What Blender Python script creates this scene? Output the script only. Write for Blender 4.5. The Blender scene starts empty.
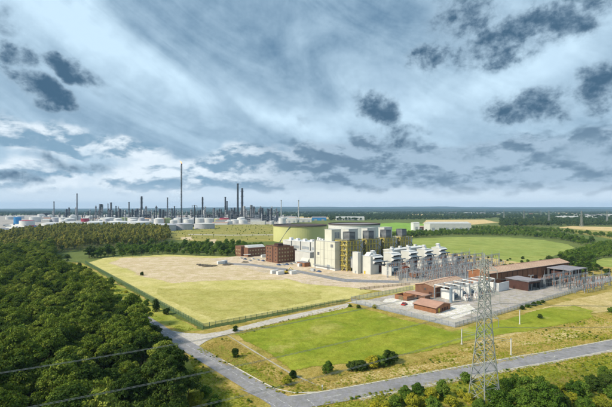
import bpy, bmesh, math, random
import numpy as np
from mathutils import Vector, Matrix, geometry as mgeo, noise as mnoise

random.seed(7)
S = bpy.context.scene
C = S.collection
R = math.radians
F, HZ, CH = 385.0, 208.5, 50.0           # focal length (photo px), eye-level row, camera height

# ------------------------------------------------------------------ camera
cam = bpy.data.cameras.new('camera')
cam.sensor_width = 36.0
cam.lens = 36.0 * F / 612.0
cam.shift_y = (HZ - 203.5) / 612.0
cam.clip_start = 1.0
cam.clip_end = 60000
co = bpy.data.objects.new('camera', cam)
co.location = (0, 0, CH)
co.rotation_euler = (R(90), 0, 0)
C.objects.link(co)
S.camera = co

# ------------------------------------------------------------------ sun, exposure
SUN_DIR = Vector((-0.80, -0.36, 0.70)).normalized()        # towards the sun
SUN_EL = math.asin(SUN_DIR.z)
SUN_AZ = math.atan2(SUN_DIR.x, SUN_DIR.y)
sl = bpy.data.lights.new('sun', 'SUN')
sl.energy = 5.0
sl.angle = R(8.0)
sl.color = (1.0, 0.91, 0.74)
so = bpy.data.objects.new('sun', sl)
so.rotation_euler = (-SUN_DIR).to_track_quat('-Z', 'Y').to_euler()
so.location = (0, 0, 300)
C.objects.link(so)
S.view_settings.view_transform = 'Standard'
S.view_settings.look = 'None'
S.view_settings.exposure = 0.16
S.view_settings.gamma = 1.0
S.view_settings.use_curve_mapping = False
S.render.engine = 'CYCLES'
S.cycles.use_denoising = True
S.cycles.max_bounces = 6
S.cycles.diffuse_bounces = 3
S.cycles.glossy_bounces = 2
S.cycles.transmission_bounces = 3
S.cycles.transparent_max_bounces = 12
S.cycles.volume_bounces = 0
S.cycles.use_adaptive_sampling = True
S.cycles.adaptive_threshold = 0.02
S.cycles.sample_clamp_indirect = 4.0


# ------------------------------------------------------------------ node helpers
class NT:
    def __init__(s, tree):
        s.t = tree
        s.n = tree.nodes
        s.l = tree.links

    def new(s, kind, **kw):
        n = s.n.new(kind)
        for k, v in kw.items():
            setattr(n, k, v)
        return n

    def put(s, sock, v):
        if v is None:
            return
        if isinstance(v, (int, float)):
            sock.default_value = v
        elif isinstance(v, (tuple, list)):
            sock.default_value = tuple(v) if len(sock.default_value) == len(v) else tuple(v) + (1.0,)
        else:
            s.l.new(v, sock)

    def m(s, op, a, b=None, c=None, clamp=False):
        n = s.new('ShaderNodeMath', operation=op, use_clamp=clamp)
        s.put(n.inputs[0], a)
        s.put(n.inputs[1], b)
        s.put(n.inputs[2], c)
        return n.outputs[0]

    def vm(s, op, a, b=None):
        n = s.new('ShaderNodeVectorMath', operation=op)
        s.put(n.inputs[0], a)
        s.put(n.inputs[1], b)
        return n.outputs[0]

    def comb(s, x, y, z):
        n = s.new('ShaderNodeCombineXYZ')
        s.put(n.inputs[0], x)
        s.put(n.inputs[1], y)
        s.put(n.inputs[2], z)
        return n.outputs[0]

    def mix(s, f, a, b, blend='MIX'):
        n = s.new('ShaderNodeMix', data_type='RGBA', blend_type=blend, clamp_factor=True)
        s.put(n.inputs[0], f)
        s.put(n.inputs[6], a)
        s.put(n.inputs[7], b)
        return n.outputs[2]

    def noise(s, vec, scale, detail=4.0, rough=0.55, dist=0.0):
        n = s.new('ShaderNodeTexNoise', noise_dimensions='3D')
        s.put(n.inputs['Vector'], vec)
        n.inputs['Scale'].default_value = scale
        n.inputs['Detail'].default_value = detail
        n.inputs['Roughness'].default_value = rough
        n.inputs['Distortion'].default_value = dist
        return n.outputs[0]

    def ramp(s, x, lo, hi, a=0.0, b=1.0, smooth=True):
        n = s.new('ShaderNodeMapRange', interpolation_type='SMOOTHSTEP' if smooth else 'LINEAR', clamp=True)
        s.put(n.inputs[0], x)
        n.inputs[1].default_value = lo
        n.inputs[2].default_value = hi
        n.inputs[3].default_value = a
        n.inputs[4].default_value = b
        return n.outputs[0]


# ------------------------------------------------------------------ sky
W = bpy.data.worlds.new('World')
S.world = W
W.use_nodes = True
W.cycles.sampling_method = 'MANUAL'
W.cycles.sample_map_resolution = 256
wt = NT(W.node_tree)
wt.n.clear()
out = wt.new('ShaderNodeOutputWorld')
bg = wt.new('ShaderNodeBackground')
bg.inputs[1].default_value = 0.088
wt.l.new(bg.outputs[0], out.inputs[0])
sky = wt.new('ShaderNodeTexSky', sky_type='NISHITA')
sky.sun_disc = False
sky.sun_elevation = SUN_EL
sky.sun_rotation = SUN_AZ
sky.altitude = 50
sky.air_density = 1.0
sky.dust_density = 1.5
tc = wt.new('ShaderNodeTexCoord')
sep = wt.new('ShaderNodeSeparateXYZ')
wt.l.new(tc.outputs['Generated'], sep.inputs[0])
dx, dy, dz = sep.outputs
AZ = wt.m('ARCTAN2', dx, dy)
EL = wt.m('ARCSINE', dz)
AEV = wt.comb(AZ, EL, 0.0)
# sheet of cloud seen in perspective, for the high streaks
DEN = wt.m('ADD', wt.m('MAXIMUM', dz, 0.0), 0.16)
QX = wt.m('DIVIDE', dx, DEN)
QY = wt.m('DIVIDE', dy, DEN)
QV = wt.comb(QX, QY, 0.0)


def ae(px, py):
    az = math.atan((px - 306) / F)
    el = math.atan((HZ - py) / F * math.cos(az))
    return az, el


n_big = wt.noise(AEV, 5.0, 4, 0.55, 0.3)
n_mid = wt.noise(wt.comb(AZ, wt.m('MULTIPLY', EL, 1.35), 0.0), 15.0, 4, 0.55, 0.2)
n_fine = wt.noise(wt.comb(AZ, wt.m('MULTIPLY', EL, 1.2), 3.7), 42.0, 6, 0.64, 0.15)
EDGE = wt.m('ADD', wt.m('MULTIPLY', wt.m('SUBTRACT', n_mid, 0.5), 1.0), wt.m('MULTIPLY', wt.m('SUBTRACT', n_fine, 0.5), 0.55))


AZW = wt.m('MULTIPLY_ADD', wt.m('SUBTRACT', wt.noise(wt.comb(AZ, EL, 8.1), 11.0, 3, 0.5), 0.5), 0.085, AZ)
ELW = wt.m('MULTIPLY_ADD', wt.m('SUBTRACT', wt.noise(wt.comb(AZ, EL, 15.3), 13.0, 3, 0.5), 0.5), 0.060, EL)


def lobe(px, py, rx, ry, tilt=0.0):
    """1 - r^2 of an ellipse in azimuth/elevation (sizes in photo px, tilt in degrees, clockwise on the sky)."""
    a0, e0 = ae(px, py)
    sx, sy = rx / F * math.cos(a0) ** 2, ry / F * math.cos(a0)
    ca, sa = math.cos(R(tilt)), math.sin(R(tilt))
    x = wt.m('SUBTRACT', AZW, a0)
    y = wt.m('SUBTRACT', ELW, e0)
    u = wt.m('MULTIPLY_ADD', x, ca / sx, wt.m('MULTIPLY', y, -sa / sx))
    v = wt.m('MULTIPLY_ADD', x, sa / sy, wt.m('MULTIPLY', y, ca / sy))
    r2 = wt.m('MULTIPLY_ADD', u, u, wt.m('MULTIPLY', v, v))
    return wt.m('SUBTRACT', 1.0, r2), v


def soft_sum(items):
    """sum of soft gaussians: (px, py, rx, ry, tilt, amount)"""
    tot = None
    for px, py, rx, ry, tilt, amt in items:
        l, _ = lobe(px, py, rx, ry, tilt)
        g = wt.m('MULTIPLY', wt.m('EXPONENT', wt.m('SUBTRACT', l, 1.0)), amt)
        tot = g if tot is None else wt.m('ADD', tot, g)
    return tot


# 1 high veil: bright and grey-blue streaks
streak = wt.noise(wt.comb(wt.m('MULTIPLY_ADD', AZ, 0.85, wt.m('MULTIPLY', EL, 0.5)), wt.m('MULTIPLY_ADD', AZ, 0.75, wt.m('MULTIPLY', EL, 2.0)), 0.4), 3.4, 6, 0.56, 0.9)
band = soft_sum([
    (180, 22, 80, 34, 26, 0.30), (285, 68, 85, 20, 26, 0.22), (355, 12, 80, 40, 5, 0.34),
    (255, 148, 120, 14, 4, 0.22), (60, 108, 70, 16, 12, 0.18), (470, 60, 55, 28, 10, 0.10), (320, 60, 60, 25, 0, 0.10),
    (565, 28, 30, 24, 0, -0.25), (85, 32, 55, 26, 30, -0.32), (45, 8, 60, 18, 0, -0.22), (430, 102, 110, 18, -8, -0.30),
    (545, 62, 60, 20, -15, -0.34), (250, 108, 130, 12, 20, -0.34), (150, 70, 70, 16, 28, -0.30), (335, 122, 60, 16, 0, -0.12),
    (20, 108, 30, 10, 20, -0.1),
])
GREY = wt.m('ADD', wt.m('MULTIPLY_ADD', wt.m('SUBTRACT', streak, 0.5), 1.35, 0.46), band)
GREY = wt.m('ADD', GREY, wt.m('MULTIPLY', EDGE, 0.42))
veil = wt.mix(wt.ramp(GREY, 0.0, 1.05, smooth=False), (6.7, 8.9, 10.6), (1.15, 2.35, 3.75))
clear = wt.mix(0.5, sky.outputs[0], (4.6, 6.8, 9.0))
col = wt.mix(wt.ramp(n_big, 0.25, 0.5, 0.75, 0.97), clear, veil)
# horizon band, pale
col = wt.mix(wt.ramp(EL, 0.0, 0.13, 0.85, 0.0), col, (7.4, 8.7, 9.9))

# 2 low cumulus decks: flattened towards the horizon, bright tops and grey-blue bases
CUY = wt.m('MULTIPLY', EL, 2.1)
def billow(off, z):
    v = wt.comb(AZ, wt.m('ADD', CUY, off), z)
    return wt.m('MULTIPLY_ADD', wt.noise(v, 6.5, 6, 0.55, 0.2), 0.75, wt.m('MULTIPLY', wt.noise(v, 22.0, 4, 0.58, 0.1), 0.25))
cu1 = billow(0.0, 1.3)
cu1u = billow(-0.042, 1.3)
decks = soft_sum([(470, 160, 150, 24, 0, 0.43), (590, 150, 90, 24, -4, 0.40), (350, 152, 60, 20, 0, 0.28), (30, 136, 80, 22, 10, 0.40),
                  (125, 146, 50, 14, 6, 0.42), (20, 172, 70, 14, 0, 0.30), (400, 178, 220, 14, 0, 0.38), (220, 172, 110, 16, 0, 0.32), (600, 178, 80, 14, 0, 0.30), (110, 185, 120, 10, 0, 0.26), (255, 150, 60, 12, 0, 0.2)])
CUM = wt.m('ADD', wt.m('SUBTRACT', cu1, 0.72), decks)
side = wt.ramp(wt.m('SUBTRACT', cu1u, cu1), -0.075, 0.065)          # under side of a billow
WEST = wt.ramp(AZ, -0.30, 0.10)
lite = wt.mix(WEST, (9.0, 10.0, 10.8), (4.1, 5.5, 6.9))
dark = wt.mix(WEST, (2.3, 3.9, 5.4), (1.35, 2.3, 3.35))
cumc = wt.mix(wt.m('ADD', side, wt.m('MULTIPLY', EDGE, 0.55), clamp=True), dark, lite)
col = wt.mix(wt.ramp(CUM, -0.05, 0.14, 0.0, 0.92), col, cumc)
col = wt.mix(wt.ramp(EL, 0.0, 0.07, 0.95, 0.0), col, (8.2, 9.3, 10.2))

# 3 dark scud clouds, one by one
SCUD = [  # px, py, rx, ry, tilt, strength, ragged
    (44, 87, 36, 11, 24, 1.0, .8), (72, 69, 29, 9, 18, .85, .9), (20, 52, 26, 10, 34, .75, .9), (4, 22, 12, 14, 20, .45, .9),
    (92, 75, 16, 5, 16, .4, 1.1), (378, 105, 23, 12, 6, .85, .8), (398, 131, 26, 15, 12, .55, 1.0), (356, 93, 9, 7, -10, .35, 1.3),
    (500, 34, 46, 22, -12, .75, 1.0), (462, 12, 34, 20, 0, .65, 1.0), (555, 12, 52, 24, -10, .75, 1.0), (429, 55, 24, 12, -6, .80, 1.0), (524, 26, 30, 24, -20, .5, .9),
    (528, 104, 46, 15, -4, .85, .9), (545, 98, 26, 13, -10, .5, .9), (600, 82, 28, 21, -6, .85, .9), (610, 70, 22, 14, 0, .5, .9), (300, 120, 8, 6, 30, .3, 1.2),
    (20, 174, 36, 6, 0, .65, .9), (75, 164, 34, 6, 4, .50, .9), (455, 150, 30, 9, 0, .30, 1.0), (575, 148, 40, 12, 0, .35, 1.0),
]
TH = None
for px, py, rx, ry, tilt, st, rag in SCUD:
    l, v = lobe(px, py, rx * 1.35, ry * 1.4, tilt)
    t = wt.m('MULTIPLY_ADD', EDGE, 1.7 * rag, wt.m('MULTIPLY_ADD', l, 1.05, -0.07))
    t = wt.m('MULTIPLY', wt.m('MINIMUM', wt.m('MAXIMUM', wt.m('MULTIPLY_ADD', v, -0.40, t), 0.0), 1.4), st)
    TH = t if TH is None else wt.m('MAXIMUM', TH, t)
# the same scud drifting on over the rest of the sky, outside these
THS = wt.m('MULTIPLY_ADD', wt.m('SUBTRACT', n_fine, 0.5), 0.75, wt.m('MULTIPLY_ADD', wt.m('SUBTRACT', n_mid, 0.5), 0.7, TH))
scol = wt.mix(wt.ramp(THS, 0.05, 1.05), (3.9, 5.4, 6.8), (0.50, 1.22, 2.10))
col = wt.mix(wt.ramp(TH, 0.0, 0.66, 0.0, 0.96), col, scol)
wt.l.new(col, bg.inputs[0])


# ------------------------------------------------------------------ scene helpers
def G(px, py, z=0.0):
    """point of the place at height z that the photograph shows at (px, py)"""
    d = F * (CH - z) / (py - HZ)
    return ((px - 306) / F * d, d)


class MB:
    def __init__(s):
        s.v, s.f = [], []

    def add(s, vs, fs):
        o = len(s.v)
        s.v += [tuple(p) for p in vs]
        s.f += [tuple(i + o for i in q) for q in fs]
        return s

    def box(s, x0, x1, y0, y1, z0, z1):
        return s.add([(x0, y0, z0), (x1, y0, z0), (x1, y1, z0), (x0, y1, z0), (x0, y0, z1), (x1, y0, z1), (x1, y1, z1), (x0, y1, z1)],
                     [(0, 3, 2, 1), (4, 5, 6, 7), (0, 1, 5, 4), (1, 2, 6, 5), (2, 3, 7, 6), (3, 0, 4, 7)])

    def prism(s, poly, z0, z1):
        n = len(poly)
        return s.add([(x, y, z0) for x, y in poly] + [(x, y, z1) for x, y in poly],
                     [tuple(reversed(range(n))), tuple(range(n, 2 * n))] + [(i, (i + 1) % n, n + (i + 1) % n, n + i) for i in range(n)])

    def extr_x(s, prof, x0, x1):          # profile in (y, z), run along x
        n = len(prof)
        return s.add([(x0, y, z) for y, z in prof] + [(x1, y, z) for y, z in prof],
                     [tuple(range(n)), tuple(reversed(range(n, 2 * n)))] + [(i, n + i, n + (i + 1) % n, (i + 1) % n) for i in range(n)])

    def extr_y(s, prof, y0, y1):          # profile in (x, z), run along y
        n = len(prof)
        return s.add([(x, y0, z) for x, z in prof] + [(x, y1, z) for x, z in prof],
                     [tuple(range(n)), tuple(reversed(range(n, 2 * n)))] + [(i, n + i, n + (i + 1) % n, (i + 1) % n) for i in range(n)])

    def beam(s, p, q, w, h=None):
        h = h or w
        p, q = Vector(p), Vector(q)
        d = (q - p).normalized()
        up = Vector((0, 0, 1)) if abs(d.z) < 0.95 else Vector((1, 0, 0))
        a = d.cross(up).normalized() * (w / 2)
        b = a.cross(d).normalized() * (h / 2)
        return s.add([p - a - b, p + a - b, p + a + b, p - a + b, q - a - b, q + a - b, q + a + b, q - a + b],
                     [(0, 3, 2, 1), (4, 5, 6, 7), (0, 1, 5, 4), (1, 2, 6, 5), (2, 3, 7, 6), (3, 0, 4, 7)])

    def cyl(s, p, q, r0, r1=None, n=10):
        r1 = r0 if r1 is None else r1
        p, q = Vector(p), Vector(q)
        d = (q - p).normalized()
        up = Vector((0, 0, 1)) if abs(d.z) < 0.95 else Vector((1, 0, 0))
        a = d.cross(up).normalized()
        b = d.cross(a).normalized()
        vs = []
        for c, r in ((p, r0), (q, r1)):
            for i in range(n):
                t = 2 * math.pi * i / n
                vs.append(c + (a * math.cos(t) + b * math.sin(t)) * r)
        return s.add(vs, [tuple(range(n)), tuple(reversed(range(n, 2 * n)))] + [(i, n + i, n + (i + 1) % n, (i + 1) % n) for i in range(n)])

    def lathe(s, prof, n=32, cx=0, cy=0):   # prof of (r, z) from bottom to top
        k = len(prof)
        vs = [(cx + r * math.cos(2 * math.pi * i / n), cy + r * math.sin(2 * math.pi * i / n), z) for r, z in prof for i in range(n)]
        fs = [(j * n + i, j * n + (i + 1) % n, (j + 1) * n + (i + 1) % n, (j + 1) * n + i) for j in range(k - 1) for i in range(n)]
        fs.append(tuple(range((k - 1) * n, k * n)))
        return s.add(vs, fs)

    def mesh(s, name, smooth=False):
        me = bpy.data.meshes.new(name)
        me.from_pydata(s.v, [], s.f)
        bm = bmesh.new()
        bm.from_mesh(me)
        bmesh.ops.recalc_face_normals(bm, faces=bm.faces)
        bm.to_mesh(me)
        bm.free()
        if smooth:
            me.polygons.foreach_set('use_smooth', [True] * len(me.polygons))
        me.update()
        return me


def tag(o, label=None, cat=None, group=None, kind=None):
    if label:
        o['label'] = label
    if cat:
        o['category'] = cat
    if group:
        o['group'] = group
    if kind:
        o['kind'] = kind
    return o


def link(name, data, parent=None, m=None):
    o = bpy.data.objects.new(name, data)
    C.objects.link(o)
    if parent:
        o.parent = parent
    if m is not None and data is not None and not len(data.materials):
        data.materials.append(m)
    return o


def thing(name, label, cat, loc, rz=0.0, group=None):
    o = link(name, None)
    o.empty_display_size = 1.0
    o.location = loc if len(loc) == 3 else (loc[0], loc[1], 0.0)
    o.rotation_euler = (0, 0, rz)
    return tag(o, label, cat, group)


def part(name, mb, m, parent, smooth=False, kind=None):
    o = link(name, mb.mesh(name, smooth) if isinstance(mb, MB) else mb, parent, m)
    if kind:
        o['kind'] = kind
    return o


def bx(x0, x1, y0, y1, z0, z1):
    return MB().box(x0, x1, y0, y1, z0, z1)


CHILD = {}


def kids(o):
    if o.name not in CHILD:
        CHILD[o.name] = [c for c in o.children]
    return CHILD[o.name]


ORD = ['first', 'second', 'third', 'fourth', 'fifth', 'sixth', 'seventh', 'eighth', 'ninth', 'tenth', 'eleventh', 'twelfth']


def dup(root, loc, rz=0.0, label=None, group=None, sc=None):
    r = root.copy()
    C.objects.link(r)
    r.location = loc if len(loc) == 3 else (loc[0], loc[1], 0.0)
    r.rotation_euler = (0, 0, rz)
    if sc:
        r.scale = sc if isinstance(sc, (tuple, list)) else (sc, sc, sc)
    if label:
        r['label'] = label
    if group:
        r['group'] = group
    for ch in kids(root):
        c = ch.copy()
        C.objects.link(c)
        c.parent = r
        for g in kids(ch):
            d = g.copy()
            C.objects.link(d)
            d.parent = c
    return r


# ------------------------------------------------------------------ materials
MATS = {}


def mat(name, col, rough=0.75, var=0.12, scale=0.5, col2=None, streak=0.0, bump=0.0, metal=0.0, spec=0.3):
    """painted or weathered surface: colour with blotches, optional rain streaks, fine relief"""
    m = bpy.data.materials.new(name)
    m.use_nodes = True
    t = NT(m.node_tree)
    b = t.n['Principled BSDF']
    b.inputs['Roughness'].default_value = rough
    b.inputs['Metallic'].default_value = metal
    b.inputs['Specular IOR Level'].default_value = spec
    g = t.new('ShaderNodeNewGeometry')
    pos = g.outputs['Position']
    n1 = t.noise(pos, scale, 5, 0.6)
    f = t.ramp(n1, 0.3, 0.7)
    c2 = col2 or tuple(c * (1 - 2.2 * var) for c in col)
    c = t.mix(f, col, c2)
    if streak:
        mp = t.new('ShaderNodeMapping')
        mp.inputs['Scale'].default_value = (1.6, 1.6, 0.06)
        t.l.new(pos, mp.inputs[0])
        n2 = t.noise(mp.outputs[0], 1.4, 4, 0.6)
        c = t.mix(t.ramp(n2, 0.5, 0.78, 0.0, streak), c, tuple(x * 0.55 for x in col))
    t.l.new(c, b.inputs['Base Color'])
    if bump:
        bn = t.new('ShaderNodeBump')
        bn.inputs['Strength'].default_value = bump
        bn.inputs['Distance'].default_value = 0.2
        t.l.new(t.noise(pos, scale * 6, 4, 0.6), bn.inputs['Height'])
        t.l.new(bn.outputs[0], b.inputs['Normal'])
    MATS[name] = m
    return m


def ground_mat(name, cols, scales=(0.012, 0.06, 0.45), rough=0.95, soft=True, fine=0.35, stripes=None, wear=None, bump=0.6, patchy=0.32, edge=4.0):
    """ground cover: three colours broken up at three scales; the sheet thins out raggedly at its rim where soft"""
    m = bpy.data.materials.new(name)
    m.use_nodes = True
    t = NT(m.node_tree)
    b = t.n['Principled BSDF']
    b.inputs['Roughness'].default_value = rough
    b.inputs['Specular IOR Level'].default_value = 0.1
    pos = t.new('ShaderNodeNewGeometry').outputs['Position']
    a, bb, cc = cols
    n1 = t.noise(pos, scales[0], 4, 0.6, 0.4)
    n2 = t.noise(pos, scales[1], 5, 0.62, 0.3)
    n3 = t.noise(pos, scales[2], 5, 0.65)
    c = t.mix(t.ramp(n1, 0.32, 0.68), a, bb)
    c = t.mix(t.ramp(t.m('MULTIPLY_ADD', n2, 0.75, t.m('MULTIPLY', n3, 0.25)), 0.40, 0.66), c, cc)
    if stripes:
        ang, period, amt = stripes
        sp = t.new('ShaderNodeSeparateXYZ')
        t.l.new(pos, sp.inputs[0])
        q = t.m('MULTIPLY_ADD', sp.outputs[0], math.cos(R(ang)), t.m('MULTIPLY', sp.outputs[1], math.sin(R(ang))))
        q = t.m('MULTIPLY_ADD', n2, 3.0, q)
        w = t.m('SINE', t.m('MULTIPLY', q, 2 * math.pi / period))
        c = t.mix(t.ramp(w, -0.6, 0.6, 0.0, amt), c, tuple(x * 0.72 for x in bb))
    if wear:
        c = t.mix(t.ramp(t.noise(pos, wear[1], 4, 0.6, 0.5), 0.54, 0.70, 0.0, wear[2]), c, wear[0])
    dn = t.noise(pos, 2.2, 5, 0.7)
    c = t.mix(fine, c, t.mix(t.ramp(dn, 0.3, 0.7), tuple(x * 0.55 for x in a), tuple(min(1, x * 1.35) for x in a)), 'MIX')
    k1 = t.noise(pos, scales[1] * 2.5, 5, 0.7, 0.3)
    k2 = t.noise(pos, scales[2] * 2.0, 5, 0.75)
    lum = t.ramp(t.m('MULTIPLY_ADD', k1, 0.5, t.m('MULTIPLY', k2, 0.5)), 0.34, 0.66, 1 - patchy, 1 + patchy, smooth=False)
    c = t.mix(1.0, c, t.comb(lum, lum, t.m('MULTIPLY', lum, lum)), 'MULTIPLY')
    t.l.new(c, b.inputs['Base Color'])
    if bump:
        bn = t.new('ShaderNodeBump')
        bn.inputs['Strength'].default_value = bump
        bn.inputs['Distance'].default_value = 0.5
        t.l.new(t.m('ADD', dn, n3), bn.inputs['Height'])
        t.l.new(bn.outputs[0], b.inputs['Normal'])
    if soft:
        at = t.new('ShaderNodeAttribute', attribute_name='rim')
        hf = t.noise(pos, scales[2] * 3.0, 4, 0.7)
        rag = t.ramp(t.m('MULTIPLY_ADD', n2, 0.3, t.m('MULTIPLY_ADD', n3, 0.35, t.m('MULTIPLY', hf, 0.35))), 0.36, 0.64, smooth=False)
        al = t.m('MULTIPLY', t.m('SUBTRACT', t.m('MULTIPLY_ADD', at.outputs['Fac'], 1.5, -0.25), rag), 25.0, clamp=True)
        tr = t.new('ShaderNodeBsdfTransparent')
        mx = t.new('ShaderNodeMixShader')
        t.l.new(al, mx.inputs[0])
        t.l.new(tr.outputs[0], mx.inputs[1])
        t.l.new(b.outputs[0], mx.inputs[2])
        t.l.new(mx.outputs[0], t.n['Material Output'].inputs[0])
    MATS[name] = m
    return m


def leaf_mat(name, c_dark, c_mid, c_light, trans=0.16):
    m = bpy.data.materials.new(name)
    m.use_nodes = True
    t = NT(m.node_tree)
    t.n.clear()
    o = t.new('ShaderNodeOutputMaterial')
    at = t.new('ShaderNodeAttribute', attribute_name='tint')
    oi = t.new('ShaderNodeObjectInfo')
    f = t.m('MULTIPLY_ADD', oi.outputs['Random'], 0.55, t.m('MULTIPLY', at.outputs['Fac'], 0.55))
    c = t.mix(t.ramp(f, 0.05, 0.55, smooth=False), c_dark, c_mid)
    c = t.mix(t.ramp(f, 0.55, 1.05, smooth=False), c, c_light)
    d = t.new('ShaderNodeBsdfDiffuse')
    tl = t.new('ShaderNodeBsdfTranslucent')
    t.l.new(c, d.inputs[0])
    t.l.new(t.mix(0.5, c, (c_light[0] * 1.3, c_light[1] * 1.4, c_light[2]), 'MIX'), tl.inputs[0])
    mx = t.new('ShaderNodeMixShader')
    mx.inputs[0].default_value = trans
    t.l.new(d.outputs[0], mx.inputs[1])
    t.l.new(tl.outputs[0], mx.inputs[2])
    t.l.new(mx.outputs[0], o.inputs[0])
    MATS[name] = m
    return m


mat('cream_cladding', (0.58, 0.575, 0.49), 0.6, 0.05, 0.15, streak=0.25)
mat('white_cladding', (0.56, 0.56, 0.52), 0.55, 0.05, 0.2, streak=0.22)
mat('white_paint', (0.68, 0.68, 0.67), 0.5, 0.06, 0.6, streak=0.15)
mat('grey_cladding', (0.30, 0.33, 0.36), 0.6, 0.10, 0.3, streak=0.3)
mat('dark_grey', (0.10, 0.105, 0.115), 0.6, 0.2, 0.4)
mat('black_void', (0.012, 0.012, 0.013), 0.9, 0.1, 0.5)
mat('galvanised', (0.38, 0.41, 0.44), 0.45, 0.15, 1.0, metal=0.35)
mat('pale_steel', (0.30, 0.33, 0.36), 0.5, 0.12, 1.0)
mat('yellow_steel', (0.55, 0.45, 0.10), 0.55, 0.2, 0.6, streak=0.3)
mat('brown_brick', (0.20, 0.10, 0.062), 0.85, 0.12, 0.4, streak=0.15, bump=0.1)
mat('red_brick', (0.29, 0.13, 0.065), 0.85, 0.12, 0.5, streak=0.15, bump=0.1)
mat('dark_brick', (0.075, 0.035, 0.028), 0.85, 0.12, 0.5)
mat('terracotta_roof', (0.45, 0.26, 0.19), 0.8, 0.10, 0.25, streak=0.2)
mat('pink_roof', (0.52, 0.37, 0.27), 0.8, 0.08, 0.12, streak=0.2)
mat('slate_roof', (0.28, 0.26, 0.28), 0.75, 0.12, 0.3)
mat('pale_roof', (0.52, 0.52, 0.50), 0.65, 0.08, 0.2)
mat('tank_yellow', (0.54, 0.53, 0.23), 0.6, 0.06, 0.05, streak=0.2)
mat('tank_white', (0.60, 0.60, 0.59), 0.6, 0.06, 0.04, streak=0.2)
mat('tank_grey', (0.46, 0.46, 0.50), 0.65, 0.1, 0.04, streak=0.3)
mat('tank_roof', (0.10, 0.075, 0.07), 0.8, 0.2, 0.06)
mat('tank_red', (0.36, 0.03, 0.06), 0.6, 0.1, 0.05)
mat('tank_blue', (0.03, 0.22, 0.50), 0.6, 0.1, 0.05)
mat('tank_orange', (0.60, 0.36, 0.22), 0.6, 0.1, 0.05)
mat('tank_green', (0.36, 0.42, 0.18), 0.6, 0.1, 0.05)
mat('stack_dark', (0.045, 0.05, 0.06), 0.7, 0.2, 0.05)
mat('stack_grey', (0.17, 0.18, 0.20), 0.7, 0.15, 0.05, streak=0.3)
mat('stack_pale', (0.45, 0.46, 0.47), 0.7, 0.1, 0.05, streak=0.3)
mat('fence_green', (0.15, 0.24, 0.13), 0.6, 0.15, 0.8)
mat('fence_grey', (0.36, 0.40, 0.46), 0.5, 0.12, 0.8)
mat('wood_post', (0.20, 0.15, 0.09), 0.9, 0.2, 2.0)
mat('pylon_steel', (0.30, 0.32, 0.30), 0.5, 0.12, 1.0)
mat('wire', (0.26, 0.27, 0.28), 0.4, 0.05, 1.0, metal=0.5)
mat('insulator', (0.30, 0.16, 0.11), 0.35, 0.1, 1.0)
mat('transformer_blue', (0.22, 0.28, 0.34), 0.5, 0.12, 0.6, streak=0.2)
mat('rust_red', (0.24, 0.075, 0.045), 0.7, 0.2, 0.5)
mat('glass_dark', (0.03, 0.035, 0.04), 0.12, 0.1, 0.5, spec=0.6)
mat('window_pale', (0.42, 0.36, 0.20), 0.4, 0.2, 0.9)
mat('tyre', (0.02, 0.02, 0.02), 0.9, 0.1, 2.0)
mat('car_white', (0.75, 0.76, 0.77), 0.3, 0.03, 1.0, spec=0.5)
mat('car_blue', (0.06, 0.12, 0.28), 0.3, 0.03, 1.0, spec=0.5)
mat('car_silver', (0.42, 0.44, 0.46), 0.3, 0.03, 1.0, spec=0.5)
mat('car_red', (0.40, 0.025, 0.02), 0.3, 0.03, 1.0, spec=0.5)
mat('machine_yellow', (0.62, 0.45, 0.03), 0.45, 0.1, 1.0)
mat('concrete', (0.50, 0.47, 0.42), 0.9, 0.10, 0.3, bump=0.2)
mat('kerb_stone', (0.62, 0.58, 0.50), 0.9, 0.12, 0.8, bump=0.2)
mat('road_paint', (0.55, 0.545, 0.53), 0.8, 0.25, 2.0)
mat('bark', (0.11, 0.085, 0.06), 0.95, 0.2, 1.5, bump=0.5)
mat('pale_bark', (0.30, 0.25, 0.17), 0.95, 0.2, 1.5, bump=0.3)
mat('soil_heap', (0.13, 0.11, 0.08), 0.95, 0.2, 0.5, bump=0.6)

leaf_mat('leaf_oak', (0.038, 0.070, 0.012), (0.115, 0.165, 0.024), (0.290, 0.315, 0.056))
leaf_mat('leaf_willow', (0.11, 0.13, 0.026), (0.215, 0.22, 0.045), (0.36, 0.31, 0.08))
leaf_mat('leaf_green', (0.035, 0.075, 0.012), (0.085, 0.150, 0.022), (0.180, 0.245, 0.040))
leaf_mat('leaf_dark', (0.018, 0.036, 0.010), (0.044, 0.076, 0.016), (0.090, 0.125, 0.026))
leaf_mat('leaf_lime', (0.110, 0.140, 0.018), (0.240, 0.250, 0.026), (0.430, 0.370, 0.030))
leaf_mat('leaf_far', (0.024, 0.050, 0.018), (0.048, 0.084, 0.026), (0.090, 0.120, 0.034))
leaf_mat('blade_dry', (0.34, 0.29, 0.07), (0.52, 0.42, 0.14), (0.68, 0.54, 0.22), 0.35)
leaf_mat('blade_green', (0.18, 0.23, 0.03), (0.32, 0.36, 0.04), (0.50, 0.46, 0.06), 0.35)

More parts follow.
